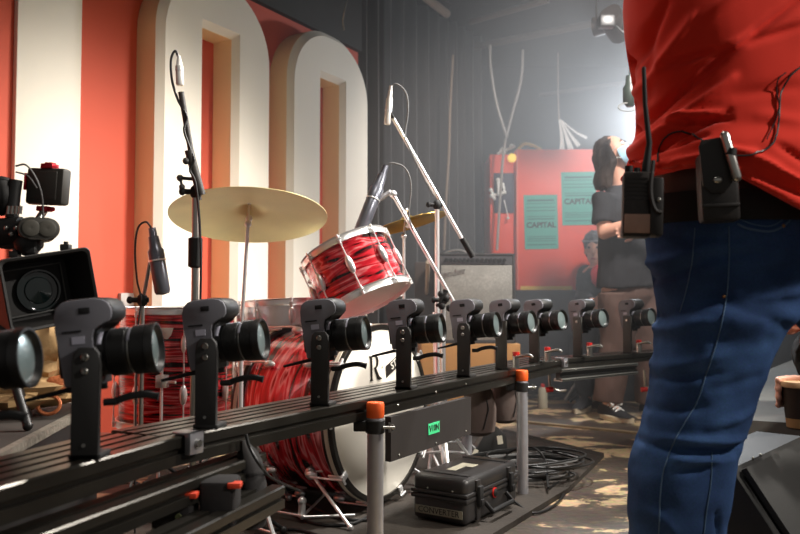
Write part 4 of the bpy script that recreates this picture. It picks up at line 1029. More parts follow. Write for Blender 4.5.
# small things on the floor at back
t = thing('spray_can', 'small pale spray can on the floor behind the far steel pole', 'can', G(543, 408))
c = G(543, 408); mb = MB(); mb.lathe([(0, 0), (.03, 0), (.031, .004), (.031, .12), (.024, .135), (.012, .138), (0, .138)], Matrix.Translation(c), 20); obj('can_body', mb, mat('pale_can', (.72, .70, .62), .4), t)
mb = MB(); mb.lathe([(.0, .138), (.014, .138), (.014, .16), (0, .162)], Matrix.Translation(c), 14); obj('cap', mb, REDP, t, label='red cap')
for (px, D_, lab) in ((550, 3.36, 'grey clamp with red knob under the joint of the far rail'), (645, 3.72, 'grey clamp with red knob under the end of the far rail')):
    t = thing('rail_clamp', lab, 'clamp', P(px, 385, D_), group='clamps under the far rail')
    mb = MB(); mb.tube([P(px - 1, 370, D_), P(px, 386, D_), P(px + 9, 391, D_), P(px + 16, 390, D_)], .006, 8); obj('lever', mb, STEEL, t)
    mb = MB(); c = P(px - 4, 390, D_); mb.cyl(c, c + V((.03, 0, .004)), .012, 12); obj('clamp_knob', mb, REDP, t)
for (px, py, D_, lab) in ((590, 388, 4.3, 'folded black metal gear on the floor behind the double rail'),):
    t = thing('stage_gear', lab, 'gear', G(590, 400)); c = G(590, 404)
    for k in range(6):
        a = c + V((random.uniform(-.18, .12), random.uniform(-.1, .1), .02)); b = a + V((random.uniform(-.1, .15), random.uniform(-.05, .05), random.uniform(.03, .14))); mb = MB(); mb.cyl(a, b, .014, 10); mb.ball(b, .02, 10); obj('arm', mb, BLACKM if k % 2 else STEEL, t)

# ------------------------------------------------------------ left: case, bag, film camera
e0 = G(0, 455, .42); e1 = G(75, 415, .42); ed = (e1 - e0).normalized(); en = V((-ed.y, ed.x, 0))
t = thing('flight_case', 'black topped flight case with scuffed metal edge at lower left', 'case', (e0.x, e0.y, 0))
q0 = e0 - ed * .35; q1 = e1 + ed * .25
mb = slab([q0, q1, q1 + en * .62, q0 + en * .62], .002, .415); obj('case_body', mb, BLACK, t)
mb = slab([q0 + en * .012, q1 + en * .012, q1 + en * .62, q0 + en * .62], .4152, .42); obj('top_panel', mb, mat('dark_carpet_top', (.20, .18, .16), .9, var=(12, .2)), t)
mb = slab([q0 - en * .004, q1 - en * .004, q1 + en * .014, q0 + en * .014], .405, .424); obj('edge_trim', mb, mat('scuffed_metal_edge', (.50, .48, .44), .55, .4, bump=(70, 1, .004), var=(60, .5)), t)
# tan bag
def lump(c, rad, amp, seed, n=28, squash=1):
    rings = []
    for i in range(n // 2 + 1):
        a = math.pi * i / (n // 2); r_ = []
        for k in range(n):
            b = 2*math.pi*k/n; d = V((math.sin(a)*math.cos(b), math.sin(a)*math.sin(b), -math.cos(a)))
            q = 1 + amp * noise.noise(d * 2.2 + V((seed, 0, 0))) + amp * .5 * noise.noise(d * 5 + V((0, seed, 0)))
            dd_ = V((max(abs(d.x), 1e-3) * (1 if d.x > 0 else -1), d.y, d.z))
            r_.append(V(c) + V((rad[0] * d.x * q, rad[1] * d.y * q, rad[2] * d.z * q)))
        rings.append(r_)
    mb = MB(); mb.loft(rings, cap=False); bmesh.ops.remove_doubles(mb.bm, verts=mb.bm.verts, dist=1e-5); return mb
tag(obj('canvas_bag', lump(P(48, 352, 2.12) + V((0, 0, -.0)), (.10, .10, .10), .35, 3), TANCL), 'crumpled tan canvas bag standing on the flight case, beneath the film camera', 'bag')
tag(obj('canvas_bag', lump(P(18, 392, 2.05), (.16, .12, .045), .3, 5), TANCL), 'flattened tan cloth lying on the flight case behind the first lens', 'bag')
tag(obj('wicker_basket', lump(P(64, 388, 2.05), (.055, .05, .035), .1, 1), COPPER), 'small copper coloured mesh pouch on the flight case beside the first post', 'pouch')
mb = MB(); c = P(49, 407, 1.98)
mb.tube([c + V((.028*math.cos(a), .006*math.sin(a), .022*math.sin(a) + .005)) for a in [2*math.pi*k/20 for k in range(21)]], .005, 8)
tag(obj('copper_ring', mb, COPPER), 'copper coloured woven ring standing at the back of the flight case', 'ring')

CD = 1.72
t = thing('film_camera', 'black film camera with square matte box and top monitor at left edge', 'film camera', (P(20, 300, 1.8).x, 1.8, .42))
MM = Matrix.Translation(P(33, 290, CD)) @ Matrix.Rotation(R(-47), 4, 'Z') @ Matrix.Rotation(R(11), 4, 'X')    # local +x = forward
w, h, dpt = .094, .078, .115
def shade_box(x0, x1, w0, h0, w1, h1, th, M):
    mb = MB()
    def rr(x, w_, h_, r=.012):
        pts = []
        for cx, cz, a0 in ((w_-r, h_-r, 0), (-w_+r, h_-r, 90), (-w_+r, -h_+r, 180), (w_-r, -h_+r, 270)):
            for k in range(5): an = R(a0 + 22.5*k); pts.append(M @ V((x, cx + r*math.cos(an), cz + r*math.sin(an))))
        return pts
    mb.loft([rr(x0, w0, h0), rr(x1, w1, h1), rr(x1 + .003, w1 - .002, h1 - .002), rr(x1, w1 - th, h1 - th), rr(x0 + .012, w0 - th, h0 - th), rr(x0 + .010, .001, .001, .0005)], cap=False)
    return mb
obj('matte_box', shade_box(0, dpt, w * .86, h * .86, w, h, .007, MM), mat('matte_box_black', (.12, .115, .11), .6), t)
mb = MB()
for (w_, h_, x_) in ((.062, .052, .016),):
    mb.box((x_, -w_, h_ - .003), (x_ + .004, w_, h_), MM); mb.box((x_, -w_, -h_), (x_ + .004, w_, -h_ + .003), MM); mb.box((x_, -w_, -h_), (x_ + .004, -w_ + .003, h_), MM); mb.box((x_, w_ - .003, -h_), (x_ + .004, w_, h_), MM)
obj('filter_frame', mb, mat('dull_grey_metal', (.32, .32, .31), .5), t)
mb = MB(); LMx = MM @ Matrix.Translation(V((.012, .005, -.002))) @ Matrix.Rotation(R(90), 4, 'Y'); mb.lathe([(.046, 0), (.046, .012), (.042, .012), (.040, .006), (.030, .006), (.028, .009), (0, .011)], LMx, 36); ln = obj('taking_lens', mb, GLASS, t)
mb = MB(); mb.box((-.08, -.04, -.045), (-.001, .04, .045), MM, bevel=.01); mb.box((-.30, -.06, -.07), (-.08, .06, .06), MM, bevel=.012); mb.box((-.28, -.085, -.04), (-.12, -.055, .05), MM, bevel=.01); obj('body', mb, BLACK, t)
for (px, py) in ((27, 249), (32, 250), (66, 247), (15, 254)):
    mb = MB(); c = P(px, py, CD - .01); mb.box((c.x - .010, c.y - .01, c.z - .008), (c.x + .010, c.y + .01, c.z + .006), bevel=.002); mb.cyl(c + V((0, 0, .004)), c + V((0, 0, .012)), .005, 10); obj('thumb_screw', mb, BLACKM, t)
# top pod: stadium with two faces
mb = MB(); c = P(38, 230, CD); u_ = V((math.cos(R(-62)), math.sin(R(-62)), 0)); s_ = V((-u_.y, u_.x, 0))
PM = Matrix.Identity(4)
for i in range(3): PM[i][0] = s_[i]; PM[i][1] = u_[i]; PM[i][2] = (0, 0, 1)[i]; PM[i][3] = c[i]
def stad(hw_, r_): return [(hw_ + r_*math.cos(R(a)), r_*math.sin(R(a))) for a in range(-90, 91, 15)] + [(-hw_ + r_*math.cos(R(a)), r_*math.sin(R(a))) for a in range(90, 271, 15)]
mb.prism(stad(.018, .024), -.05, .045, PM, bevel=.003); pod = obj('dual_motor', mb, mat('grey_black_rubber', (.22, .21, .19), .6), t)
for q in (-.016, .016):
    mb = MB(); mb.lathe([(.018, 0), (.018, .003), (.016, .004), (0, .002)], PM @ Matrix.Translation(V((q, .0455, 0))) @ Matrix.Rotation(R(-90), 4, 'X'), 20); obj('cap', mb, mat('grey_cap', (.27, .26, .23), .6), pod)
mb = MB(); mb.box(P(8, 250, CD + .06), P(34, 218, CD + .0), bevel=.01)
mb.cyl(P(-5, 232, CD), P(22, 230, CD), .030, 18); mb.ball(P(28, 243, CD), (.03, .03, .03), 12); mb.cyl(P(38, 244, CD), P(32, 252, CD), .012, 10)
mb.tube([P(12, 218, CD), P(14, 195, CD), P(16, 180, CD)], .014, 10); mb.cyl(P(-3, 212, CD + .02), P(4, 180, CD + .02), .034, 18); mb.ball(P(2, 196, CD + .01), (.036, .036, .045), 16)
obj('top_rig', mb, BLACK, t)
for k in range(4):
    mb = MB(); mb.cyl(P(8 + 4*k, 214, CD - .03), P(9 + 4*k, 206, CD - .03), .004, 8); obj('rod_end', mb, STEEL, t)
    mb = MB(); mb.ball(P(6 + 5*k, 228 + (k % 2) * 6, CD - .035), .005, 8); obj('button', mb, STEEL, t)
# monitor
mc = P(44, 186, CD); MMo = Matrix.Translation(mc) @ Matrix.Rotation(R(-18), 4, 'Z') @ Matrix.Rotation(R(4), 4, 'Y')
mb = MB(); mb.box((-.052, 0, -.041), (.050, .028, .041), MMo, bevel=.007); mb.box((-.044, -.003, -.030), (.035, .002, .034), MMo, bevel=.002); mon = obj('monitor', mb, mat('monitor_shell', (.22, .21, .19), .55), t)
mb = MB(); mb.box((-.054, -.004, -.010), (-.050, .02, .028), MMo, bevel=.001); obj('monitor_trim', mb, REDM, mon)
mb = MB(); mb.box((-.015, .0, .040), (.018, .022, .051), MMo, bevel=.002); mb.box((-.006, .004, .05), (.012, .018, .054), MMo); obj('clamp', mb, REDM, t, label='red clamp')
mb = MB(); mb.box((-.020, .002, -.056), (.010, .022, -.044), MMo, bevel=.002); mb.cyl(MMo @ V((.01, .01, -.05)), MMo @ V((.022, .01, -.05)), .005, 10); obj('clamp', mb, REDM, t, label='red clamp')
mb = MB(); mb.cyl(MMo @ V((-.005, .012, -.054)), P(38, 220, CD), .008, 12); obj('monitor_arm', mb, STEEL, t)
mb = MB(); mb.tube(spline([P(16, 166, CD - .03), P(26, 165, CD - .04), P(36, 178, CD - .05), P(42, 196, CD - .04), P(43, 217, CD - .02)], 6), .0022, 6); mb.tube(spline([P(16, 172, CD - .03), P(28, 176, CD - .045), P(37, 188, CD - .05)], 6), .0018, 6); obj('cable', mb, GCABLE, t)
# low support
tx, ty = (MM @ V((-.19, 0, 0))).x, (MM @ V((-.19, 0, 0))).y
mb = MB(); mb.cyl((tx, ty, .56), (tx, ty, .69), .035, 20)
for k in range(3): a = R(90 + 120*k); mb.cyl((tx, ty, .60), (tx + .10*math.cos(a), ty + .12*math.sin(a), .432), .011, 10); mb.ball((tx + .10*math.cos(a), ty + .12*math.sin(a), .432), .012, 10)
obj('support_legs', mb, BLACKM, t)

# ------------------------------------------------------------ right: monitor wedge, grey case
t = thing('monitor_wedge', 'black floor monitor wedge at the lower right corner', 'speaker', (1.2, 2.0, 0))
w0 = G(733, 468, .34); w1 = G(800, 437, .34); wd = (w1 - w0).normalized(); wn = V((wd.y, -wd.x, 0))   # toward viewer
w0 = w0 - wd * .01; L_ = .57
WMt = Matrix.Identity(4)
for i in range(3): WMt[i][0] = -wn[i]; WMt[i][1] = wd[i]; WMt[i][2] = (0, 0, 1)[i]; WMt[i][3] = w0[i] if i < 2 else 0
mb = MB(); mb.prism([(-.20, .002), (.15, .002), (.15, .26), (.12, .34), (.0, .34), (-.20, .05)], 0, L_, WMt, bevel=.006); obj('cabinet', mb, WEDGE, t)
mb = MB(); mb.prism([(-.195, .065), (-.01, .333), (-.022, .341), (-.207, .073)], .03, L_ - .03, WMt, bevel=.002); obj('grille', mb, GRIL, t)
mb = MB(); 
for f in (.25, .35): mb.ball(WMt @ V((-.002, L_ * f, .342)), .004, 8)
obj('screws', mb, STEEL, t)
g0 = G(742, 420, .40); 
mb = MB(); GW = Matrix.Translation(V((1.10, 2.6, 0))) @ Matrix.Rotation(R(28), 4, 'Z')
slab([(1.02, 2.36), (1.36, 2.2), (2.4, 2.2), (2.9, 5.0), (2.5, 4.9), (1.59, 3.59)], .002, .36, mb)
tag(obj('low_platform', mb, CONC), 'low grey platform at right under the seated person in black', 'trunk')

# ------------------------------------------------------------ people
def head_parts(mb, c, r, fwd, upv_):
    """adds a head (skull, jaw, nose, ears) to the body mesh"""
    M = frame(c, upv_, fwd)  # x = forward, z = up
    mb.ball((0, 0, 0), (1, 1, 1), 8, M=Matrix.Scale(0.0001, 4)) if False else None
    T = M
    def b(p, rr): 
        rings_M = T @ Matrix.Translation(V(p)); rx, ry, rz = rr
        MBall(mb, rings_M, rx, ry, rz)
    b((-.008, 0, .02), (.098, .078, .100)); b((.028, 0, -.055), (.062, .058, .060)); b((.058, 0, -.085), (.028, .030, .024))
    b((.098, 0, -.022), (.016, .013, .020)); b((.085, 0, .0), (.016, .010, .022)); b((.083, 0, -.06), (.014, .024, .010))
    for s_ in (-1, 1): b((-.005, s_ * .078, -.015), (.022, .010, .032))
    return M
def MBall(mb, M, rx, ry, rz, seg=18):
    rings = []
    for i in range(10):
        a = math.pi * i / 9; q = max(math.sin(a), 1e-3)
        rings.append([M @ V((rx*q*math.cos(2*math.pi*k/seg), ry*q*math.sin(2*math.pi*k/seg), -rz*math.cos(a))) for k in range(seg)])
    mb.loft(rings, True)
def hand(mb, w, d, palm_n, s=1.0, curl=.4):
    """wrist w, pointing d, palm normal palm_n"""
    d = V(d).normalized(); n = V(palm_n); n = (n - d * n.dot(d)).normalized(); x = d.cross(n)
    w = V(w)
    mb.tube([w - d*.01, w + d * .04, w + d * .085], [.026*s, .036*s, .036*s], 12, flat=.5, round_end=True) if False else None
    M = Matrix.Identity(4)
    for i in range(3): M[i][0] = x[i]; M[i][1] = n[i]; M[i][2] = d[i]; M[i][3] = (w + d * .045)[i]
    MBall(mb, M, .040, .017, .055)
    for k, (ox, L_) in enumerate(((-.030, .068), (-.010, .078), (.010, .074), (.029, .060))):
        p0 = w + d * .075 + x * ox; d1 = (d + n * curl * .6 + x * ox * 2).normalized(); p1 = p0 + d1 * L_ * .5; d2 = (d + n * curl * 1.6).normalized(); p2 = p1 + d2 * L_ * .5
        mb.tube([p0, p1, p2], [.0105, .0095, .008], 10, round_end=True)
    p0 = w + d * .02 - x * .028; mb.tube([p0, p0 - x * .028 + d * .03 + n * .01, p0 - x * .032 + d * .065 + n * .02], [.013, .012, .0095], 10, round_end=True)
def mid(a, b, f=.5): return V(a) * (1 - f) + V(b) * f
def body_mb(J, s=1.0, hands=True, headf=None):
    J = dict(J)
    for S in 'LR':
        a_ = V(J['an' + S]); d_ = V(J['toe' + S]) - a_; h_ = V((d_.x, d_.y, 0)).normalized(); J['toe' + S] = a_ + h_ * .09 + V((0, 0, -.085))
    """J: dict of joints -> continuous figure"""
    mb = MB()
    pel, che, nek = V(J['pelvis']), V(J['chest']), V(J['neck'])
    mb.tube([pel - (che - pel).normalized() * .03, mid(pel, che, .35), mid(pel, che, .75), che, mid(che, nek, .6)], [.135, .125, .14, .145, .085], 18, flat=.78, round_end=True) if False else None
    sh = V(J['shR']) - V(J['shL']); sx = sh.normalized()
    fw = J['fwd']; fw = V(fw)
    def ringt(c, a, b_):
        return [c + sx * a * math.cos(q) + fw * b_ * math.sin(q) for q in [2*math.pi*k/24 for k in range(24)]]
    mb.loft([ringt(pel - V((0, 0, .08)), .12, .09), ringt(pel, .165, .115), ringt(mid(pel, che, .4), .14, .10), ringt(mid(pel, che, .8), .16, .115), ringt(che, .17, .12), ringt(mid(che, nek, .55), .13, .085), ringt(nek, .06, .06)])
    mb.tube([nek - V((0, 0, .03)), V(J['head']) - V((0, 0, .05))], .056, 14, round_end=True)
    for S in 'LR':
        a, e, w = V(J['sh' + S]), V(J['el' + S]), V(J['wr' + S])
        mb.tube([mid(che, a, .5), a, mid(a, e, .4), e], [.06, .058, .05, .041], 14, round_end=True); mb.tube([e, mid(e, w, .3), w], [.040, .041, .027], 14, round_end=True)
        if hands: hand(mb, w, J.get('hd' + S, w - e), J.get('pn' + S, fw))
        hp, k, an = V(J['hip' + S]), V(J['kn' + S]), V(J['an' + S])
        mb.tube([hp, mid(hp, k, .4), k], [.095, .082, .056], 16, round_end=True); mb.tube([k, mid(k, an, .35), an], [.055, .057, .038], 14, round_end=True)
        toe = V(J['toe' + S]); mb.tube([an - V((0, 0, .02)), mid(an, toe, .5) + V((0, 0, -.01)), toe], [.038, .026, .018], 12, round_end=True)
    head_parts(mb, V(J['head']), .1, V(J['hf']), V(J['hu']))
    return mb
def shoe(an, toe, heel_drop, m, t, laces=True, sole=SOLE, zf=0, name='shoe'):
    an = V(an); toe = V(toe); f = V((toe.x - an.x, toe.y - an.y, 0)).normalized(); x = V((f.y, -f.x, 0)); L_ = .285
    st = V((an.x, an.y, zf)) - f * .07
    def outline(k, z, sc=1):
        pts = []
        for q in range(28):
            a = 2*math.pi*q/28; yy = -math.cos(a); l = (yy + 1) / 2; wd_ = .036 + .014 * math.sin(math.pi * min(1, l * 1.05)) ; pts.append(st + f * (L_ * l) * 1 + x * (wd_ * sc * math.sin(a)) * 1.0 + V((0, 0, z)))
        return pts
    mb = MB(); mb.loft([outline(1, .002), outline(1, .006, 1.05), outline(1, .030, 1.03), outline(1, .033, .96)]); so = obj('sole', mb, sole, t)
    rings = []
    for (f0, w_, hgt) in ((0, .030, .085), (.10, .036, .105), (.28, .040, .11), (.45, .042, .088), (.62, .046, .066), (.80, .044, .052), (.93, .034, .042), (1.0, .012, .034)):
        c = st + f * (L_ * (.02 + .955 * f0)); rings.append([c + x * w_ * (abs(math.cos(a)) ** .8 * (1 if math.cos(a) > 0 else -1)) + V((0, 0, .03 + (hgt - .03) * max(0, math.sin(a)))) for a in [math.pi * k / 12 for k in range(13)]])
    mb = MB(); mb.loft(rings, cap=True); up_ = obj(name, mb, m, t)
    if laces:
        for k in range(4):
            c = st + f * (L_ * (.36 + .075 * k)) + V((0, 0, .104 - .011 * k)); mb = MB(); mb.tube([c - x * .032 - V((0, 0, .014)), c + V((0, 0, .004)), c + x * .032 - V((0, 0, .014))], .007, 6); obj('lace', mb, LACE, up_)
        mb = MB(); c = st + f * (L_ * .34) + V((0, 0, .105))
        for s2 in (-1, 1): mb.tube(spline([c, c + x * .03 * s2 + V((0, 0, .012)) + f * .02, c + x * .035 * s2 + f * .05 - V((0, 0, .01)), c + f * .02], 4), .006, 6)
        obj('lace', mb, LACE, up_)
def wrinkle(me, amp, scale, seed=0, stretch=(1, 1, 1)):
    nrm = [v.normal.copy() for v in me.vertices]
    for v, vn in zip(me.vertices, nrm):
        p = v.co; q = V((p.x * stretch[0], p.y * stretch[1], p.z * stretch[2])) * scale
        d = noise.noise(q + V((seed, 0, 0))) + .5 * noise.noise(q * 2.1 + V((0, seed, 0)))
        v.co = p + vn * d * amp

# --- far person (dark hair, mask, charcoal tee, brown trousers)
FD = 4.8
def FP(px, py, d=0): return P(px, py, FD + d)
J = dict(pelvis=FP(630, 283), chest=FP(626, 214), neck=FP(622, 186), head=FP(614, 154, .0), hf=V((.72, -.52, .46)), hu=V((-.38, .26, .9)),
         fwd=V((.55, -.83, 0)).normalized(),
         shR=FP(604, 200, -.08), shL=FP(651, 200, .1), elR=FP(604, 233, -.12), wrR=FP(634, 222, -.26), elL=FP(662, 238, .05), wrL=FP(636, 230, -.16),
         hdR=V((.9, -.1, .15)), hdL=V((-.9, -.2, -.1)),
         hipR=FP(617, 290, -.03), hipL=FP(641, 290, .03), knR=FP(617, 345, -.04), knL=FP(648, 345, .0), anR=FP(608, 397, -.06), anL=FP(650, 396, .05), toeR=FP(632, 408, -.24), toeL=FP(668, 405, -.08))
t = thing('person', 'person in charcoal tee, brown trousers and pale blue face mask, looking up', 'person', (FP(630, 400).x, FD, 0))
me = fuse(body_mb(J), .0065, 5); obj('body', me, SKIN, t)
mb = MB(); sx = (J['shL'] - J['shR']).normalized(); fw = J['fwd']
def rg_(c, a, b_, n=28): return [V(c) + sx * a * math.cos(q) + fw * b_ * math.sin(q) for q in [2*math.pi*k/n for k in range(n)]]
mb.loft([rg_(FP(628, 287), .205, .15), rg_(FP(628, 260), .19, .145), rg_(FP(627, 235), .185, .145), rg_(FP(626, 212), .20, .145), rg_(FP(626, 199), .19, .12), rg_(FP(623, 190), .10, .09), rg_(FP(622, 186), .07, .07)])
for S, f in (('R', .62), ('L', .62)):
    a, e = J['sh' + S], J['el' + S]; mb.tube([mid(J['chest'], a, .6), a, mid(a, e, f + .1)], [.08, .082, .072], 16, round_end=False)
me = fuse(mb, .008, 5); wrinkle(me, .010, 9, 3, (1, 1, .6)); obj('tshirt', me, TEE, t)
mb = MB(); mb.loft([rg_(FP(630, 306), .15, .12), rg_(FP(630, 296), .182, .135), rg_(FP(630, 282), .175, .13)])
for S in 'RL':
    hp, k, an = J['hip' + S], J['kn' + S], J['an' + S]; mb.tube([hp + V((0, 0, -.02)), mid(hp, k, .5), k, mid(k, an, .5), an + V((0, 0, -.035))], [.115, .112, .100, .095, .090], 20)
me = fuse(mb, .008, 5); wrinkle(me, .010, 8, 9, (1, 1, .8)); tr = obj('trousers', me, TROU, t)
HMx = frame(J['head'], J['hu'], J['hf'])
mb = MB(); MBall(mb, HMx @ Matrix.Translation(V((-.024, 0, .040))), .092, .092, .090)
for k in range(9):
    a = R(80 + 200 * k / 8 ); d = V((math.cos(a) * .085 - .02, math.sin(a) * .085, .0)); s0_ = HMx @ (d + V((0, 0, .03))); s1_ = HMx @ (d * 1.12 + V((-.01, 0, -.07))); 
    e_ = V((s1_.x, s1_.y, J['neck'].z - .0)) + V((-.02, 0, -.01)); mb.tube([s0_, s1_, mid(s1_, e_, .6) + V((-.012, 0, 0)), e_], [.030, .034, .03, .018], 10, round_end=True)
me = fuse(mb, .007, 2); wrinkle(me, .010, 30, 5, (1, 1, .25)); hr = obj('hair', me, HAIR, t)
mb = MB()
def mring(x, w_, h_): return [HMx @ V((x + .0 * math.cos(q), w_ * math.cos(q), -.045 + h_ * math.sin(q))) for q in [2*math.pi*k/24 for k in range(24)]]
mb.loft([mring(.045, .078, .066), mring(.075, .068, .060), mring(.100, .045, .045), mring(.116, .018, .02)]); mk = obj('face_mask', mb, MASKM, t)
mb = MB()
for s_ in (-1, 1):
    for dz in (.01, -.07): mb.tube([HMx @ V((.05, s_ * .075, dz)), HMx @ V((.0, s_ * .086, -.02 + dz * .3))], .0025, 6)
obj('ear_loop', mb, WHITE, mk)
for s_ in (-1, 1):
    mb = MB(); MBall(mb, HMx @ Matrix.Translation(V((.080, s_ * .031, .022))), .013, .013, .011); obj('eye', mb, WHITE, t)
    mb = MB(); mb.tube([HMx @ V((.088, s_ * .018, .043)), HMx @ V((.088, s_ * .045, .043))], .004, 6); obj('eyebrow', mb, HAIR, t)
SHO = mat('black_canvas_shoe', (.12, .12, .13), .85)
shoe(J['anR'], J['toeR'], 0, SHO, t); shoe(J['anL'], J['toeL'], 0, SHO, t)

# --- second person seated behind in red and black
SD = 5.55
def SP(px, py, d=0): return P(px - 5, py, SD + d)
J2 = dict(pelvis=SP(606, 318, .1), chest=SP(609, 278, .04), neck=SP(605, 264), head=SP(601, 249), hf=V((-.45, -.85, -.15)), hu=V((-.05, -.1, 1)), fwd=V((-.45, -.89, 0)).normalized(),
          shR=SP(592, 275, .1), shL=SP(627, 275, .05), elR=SP(588, 298, -.05), wrR=SP(597, 302, -.30), elL=SP(632, 300, -.02), wrL=SP(612, 303, -.28), hdR=V((.3, -.5, -.2)), hdL=V((-.5, -.5, -.1)),
          hipR=SP(598, 320, .05), hipL=SP(618, 320, .05), knR=SP(590, 322, -.38), knL=SP(612, 322, -.40), anR=SP(590, 372, -.42), anL=SP(612, 372, -.42), toeR=SP(585, 384, -.52), toeL=SP(610, 384, -.54))
for k_ in ('anR', 'anL'): J2[k_].z = .09
for k_ in ('toeR', 'toeL'): J2[k_].z = .03
t = thing('person', 'small seated person in a red top, half hidden behind the person in charcoal tee', 'person', (J2['pelvis'].x, SD, 0))
me = fuse(body_mb(J2), .0075, 5); obj('body', me, SKIN, t)
sx = (J2['shL'] - J2['shR']).normalized(); fw = J2['fwd']
mb = MB(); mb.loft([rg_(J2['pelvis'], .18, .13), rg_(mid(J2['pelvis'], J2['chest'], .5), .165, .125), rg_(J2['chest'], .185, .135), rg_(mid(J2['chest'], J2['neck'], .7), .10, .085)])
for S in 'RL': mb.tube([J2['sh' + S], J2['el' + S], mid(J2['el' + S], J2['wr' + S], .8)], [.075, .060, .045], 14, round_end=True)
me = fuse(mb, .009, 4); wrinkle(me, .008, 10, 2); obj('black_jacket', me, CLOTHB, t)
mb = MB(); MBall(mb, frame(J2['chest'] + fw * .11 + V((0, 0, .01)), (0, 0, 1), fw), .05, .085, .085); obj('red_top', mb, mat('bright_red_top', (.85, .08, .15), .8), t)
mb = MB()
for S in 'RL': mb.tube([J2['hip' + S], J2['kn' + S], mid(J2['kn' + S], J2['an' + S], .9)], [.11, .085, .065], 16, round_end=True)
me = fuse(mb, .009, 4); obj('trousers', me, CLOTHB, t)
HM2 = frame(J2['head'], J2['hu'], J2['hf']); mb = MB(); MBall(mb, HM2 @ Matrix.Translation(V((-.016, 0, .042))), .102, .096, .092); MBall(mb, HM2 @ Matrix.Translation(V((-.05, 0, -.02))), .06, .09, .09); me = fuse(mb, .008, 2); wrinkle(me, .008, 30, 5); obj('hair', me, mat('black_hair', (.13, .11, .10), .6), t)
mb = MB(); mb.tube([HM2 @ V((.104 * math.cos(a) - .014, .099 * math.sin(a),   .060)) for a in [R(-110 + 220 * k / 20) for k in range(21)]], .005, 8, flat=.5); obj('headband', mb, mat('grey_headband', (.6, .6, .62), .6), t)
for s_ in (-1, 1):
    mb = MB(); MBall(mb, HM2 @ Matrix.Translation(V((.080, s_ * .031, .016))), .012, .012, .008); obj('eye', mb, INK, t)
mb = MB(); MBall(mb, HM2 @ Matrix.Translation(V((.090, 0, -.062))), .008, .022, .006); obj('lips', mb, mat('lip', (.75, .35, .32), .5), t)
for S in 'RL':
    shoe(J2['an' + S], J2['toe' + S], 0, SHO, t, laces=False)
mb = MB(); mb.box((J2['pelvis'].x - .2, SD + .0, .002), (J2['pelvis'].x + .22, SD + .29, J2['hipR'].z - .115), bevel=.01); tag(obj('stool_box', mb, CLOTHB), 'black box seat under the small seated person in red top', 'seat')

# --- person seated at the far right edge, holding a paper cup
CUP = P(800, 383, 1.9); cup_r = .043
J3 = dict(pelvis=V((1.56, 2.62, .52)), chest=V((1.60, 2.60, .87)), neck=V((1.58, 2.56, 1.06)), head=V((1.56, 2.52, 1.20)), hf=V((-.7, -.7, 0)), hu=V((0, 0, 1)), fwd=V((-.7, -.71, 0)).normalized(),
          shR=V((1.45, 2.74, .98)), shL=V((1.74, 2.46, .98)), elR=V((1.36, 2.70, .74)), wrR=V((1.27, 2.46, .66)), elL=V((1.50, 2.16, .66)), wrL=V((CUP.x + .135, 1.93, .50)),
          hdR=V((-.5, -.8, -.2)), hipR=V((1.47, 2.66, .50)), hipL=V((1.60, 2.54, .50)), knR=V((1.225, 2.27, .60)), knL=V((1.62, 2.18, .58)), anR=V((1.40, 2.44, .47)), anL=V((1.45, 2.32, .47)), toeR=V((1.28, 2.42, .39)), toeL=V((1.34, 2.26, .40)))
t = thing('person', 'person in black seated on the low grey platform, hand round a cup', 'person', (1.56, 2.62, .36))
mb = body_mb(dict(J3), hands=False)
hand(mb, J3['wrR'], J3['hdR'], J3['fwd'])
w_ = J3['wrL']; cx, cy = CUP.x, CUP.y
MBall(mb, Matrix.Translation(V((cx + .078, cy + .022, .495))) @ Matrix.Rotation(R(20), 4, 'Z'), .050, .020, .040)
for k in range(4):
    z = .524 - .0205 * k; rr = cup_r * .92 + .0085
    a0, a1 = 12, (168, 176, 172, 160)[k]
    mb.tube([V((cx + rr * 1.02 * math.cos(R(a)), cy + rr * 1.02 * math.sin(R(a)), z)) for a in [a0 + (a1 - a0) * q / 6 for q in range(7)]], [.0105, .0105, .010, .0098, .0095, .009, .0082], 10, round_end=True)
mb.tube([V((cx + .07, cy + .0, .515)), V((cx + .055, cy - .038, .525)), V((cx + .018, cy - .052, .535))], [.013, .012, .0095], 10, round_end=True)
me = fuse(mb, .0055, 4); obj('body', me, SKIN, t)
sx = (J3['shL'] - J3['shR']).normalized(); fw = J3['fwd']
mb = MB(); mb.loft([rg_(J3['pelvis'], .19, .14), rg_(mid(J3['pelvis'], J3['chest'], .5), .17, .13), rg_(J3['chest'], .20, .14), rg_(mid(J3['chest'], J3['neck'], .7), .12, .09)])
for S in 'RL': mb.tube([J3['sh' + S], J3['el' + S], mid(J3['el' + S], J3['wr' + S], .9)], [.08, .062, .045], 14, round_end=True)
obj('black_top', fuse(mb, .009, 4), CLOTHB, t)
mb = MB(); mb.tube([J3['pelvis'] + V((-.03, .03, 0)), J3['pelvis'] + V((.05, -.03, 0))], .13, 18, round_end=True)
for S in 'RL': mb.tube([J3['hip' + S], mid(J3['hip' + S], J3['kn' + S]), J3['kn' + S], mid(J3['kn' + S], J3['an' + S], .85)], [.11, .10, .088, .062], 16, round_end=True)
me = fuse(mb, .009, 4); wrinkle(me, .006, 10, 4); obj('trousers', me, CLOTHB, t)
mb = MB(); HM3 = frame(J3['head'], J3['hu'], J3['hf']); MBall(mb, HM3 @ Matrix.Translation(V((-.025, 0, .028))), .094, .090, .094); me = fuse(mb, .008, 2); wrinkle(me, .008, 30, 5); obj('hair', me, MATS['black_hair'], t)
for S in 'RL': shoe(J3['an' + S], J3['toe' + S], 0, CLOTHB, t, laces=False, zf=.362)
t = thing('paper_cup', 'dark takeaway paper cup with tan rim held by a hand at the right edge', 'cup', (CUP.x, CUP.y, CUP.z - .11))
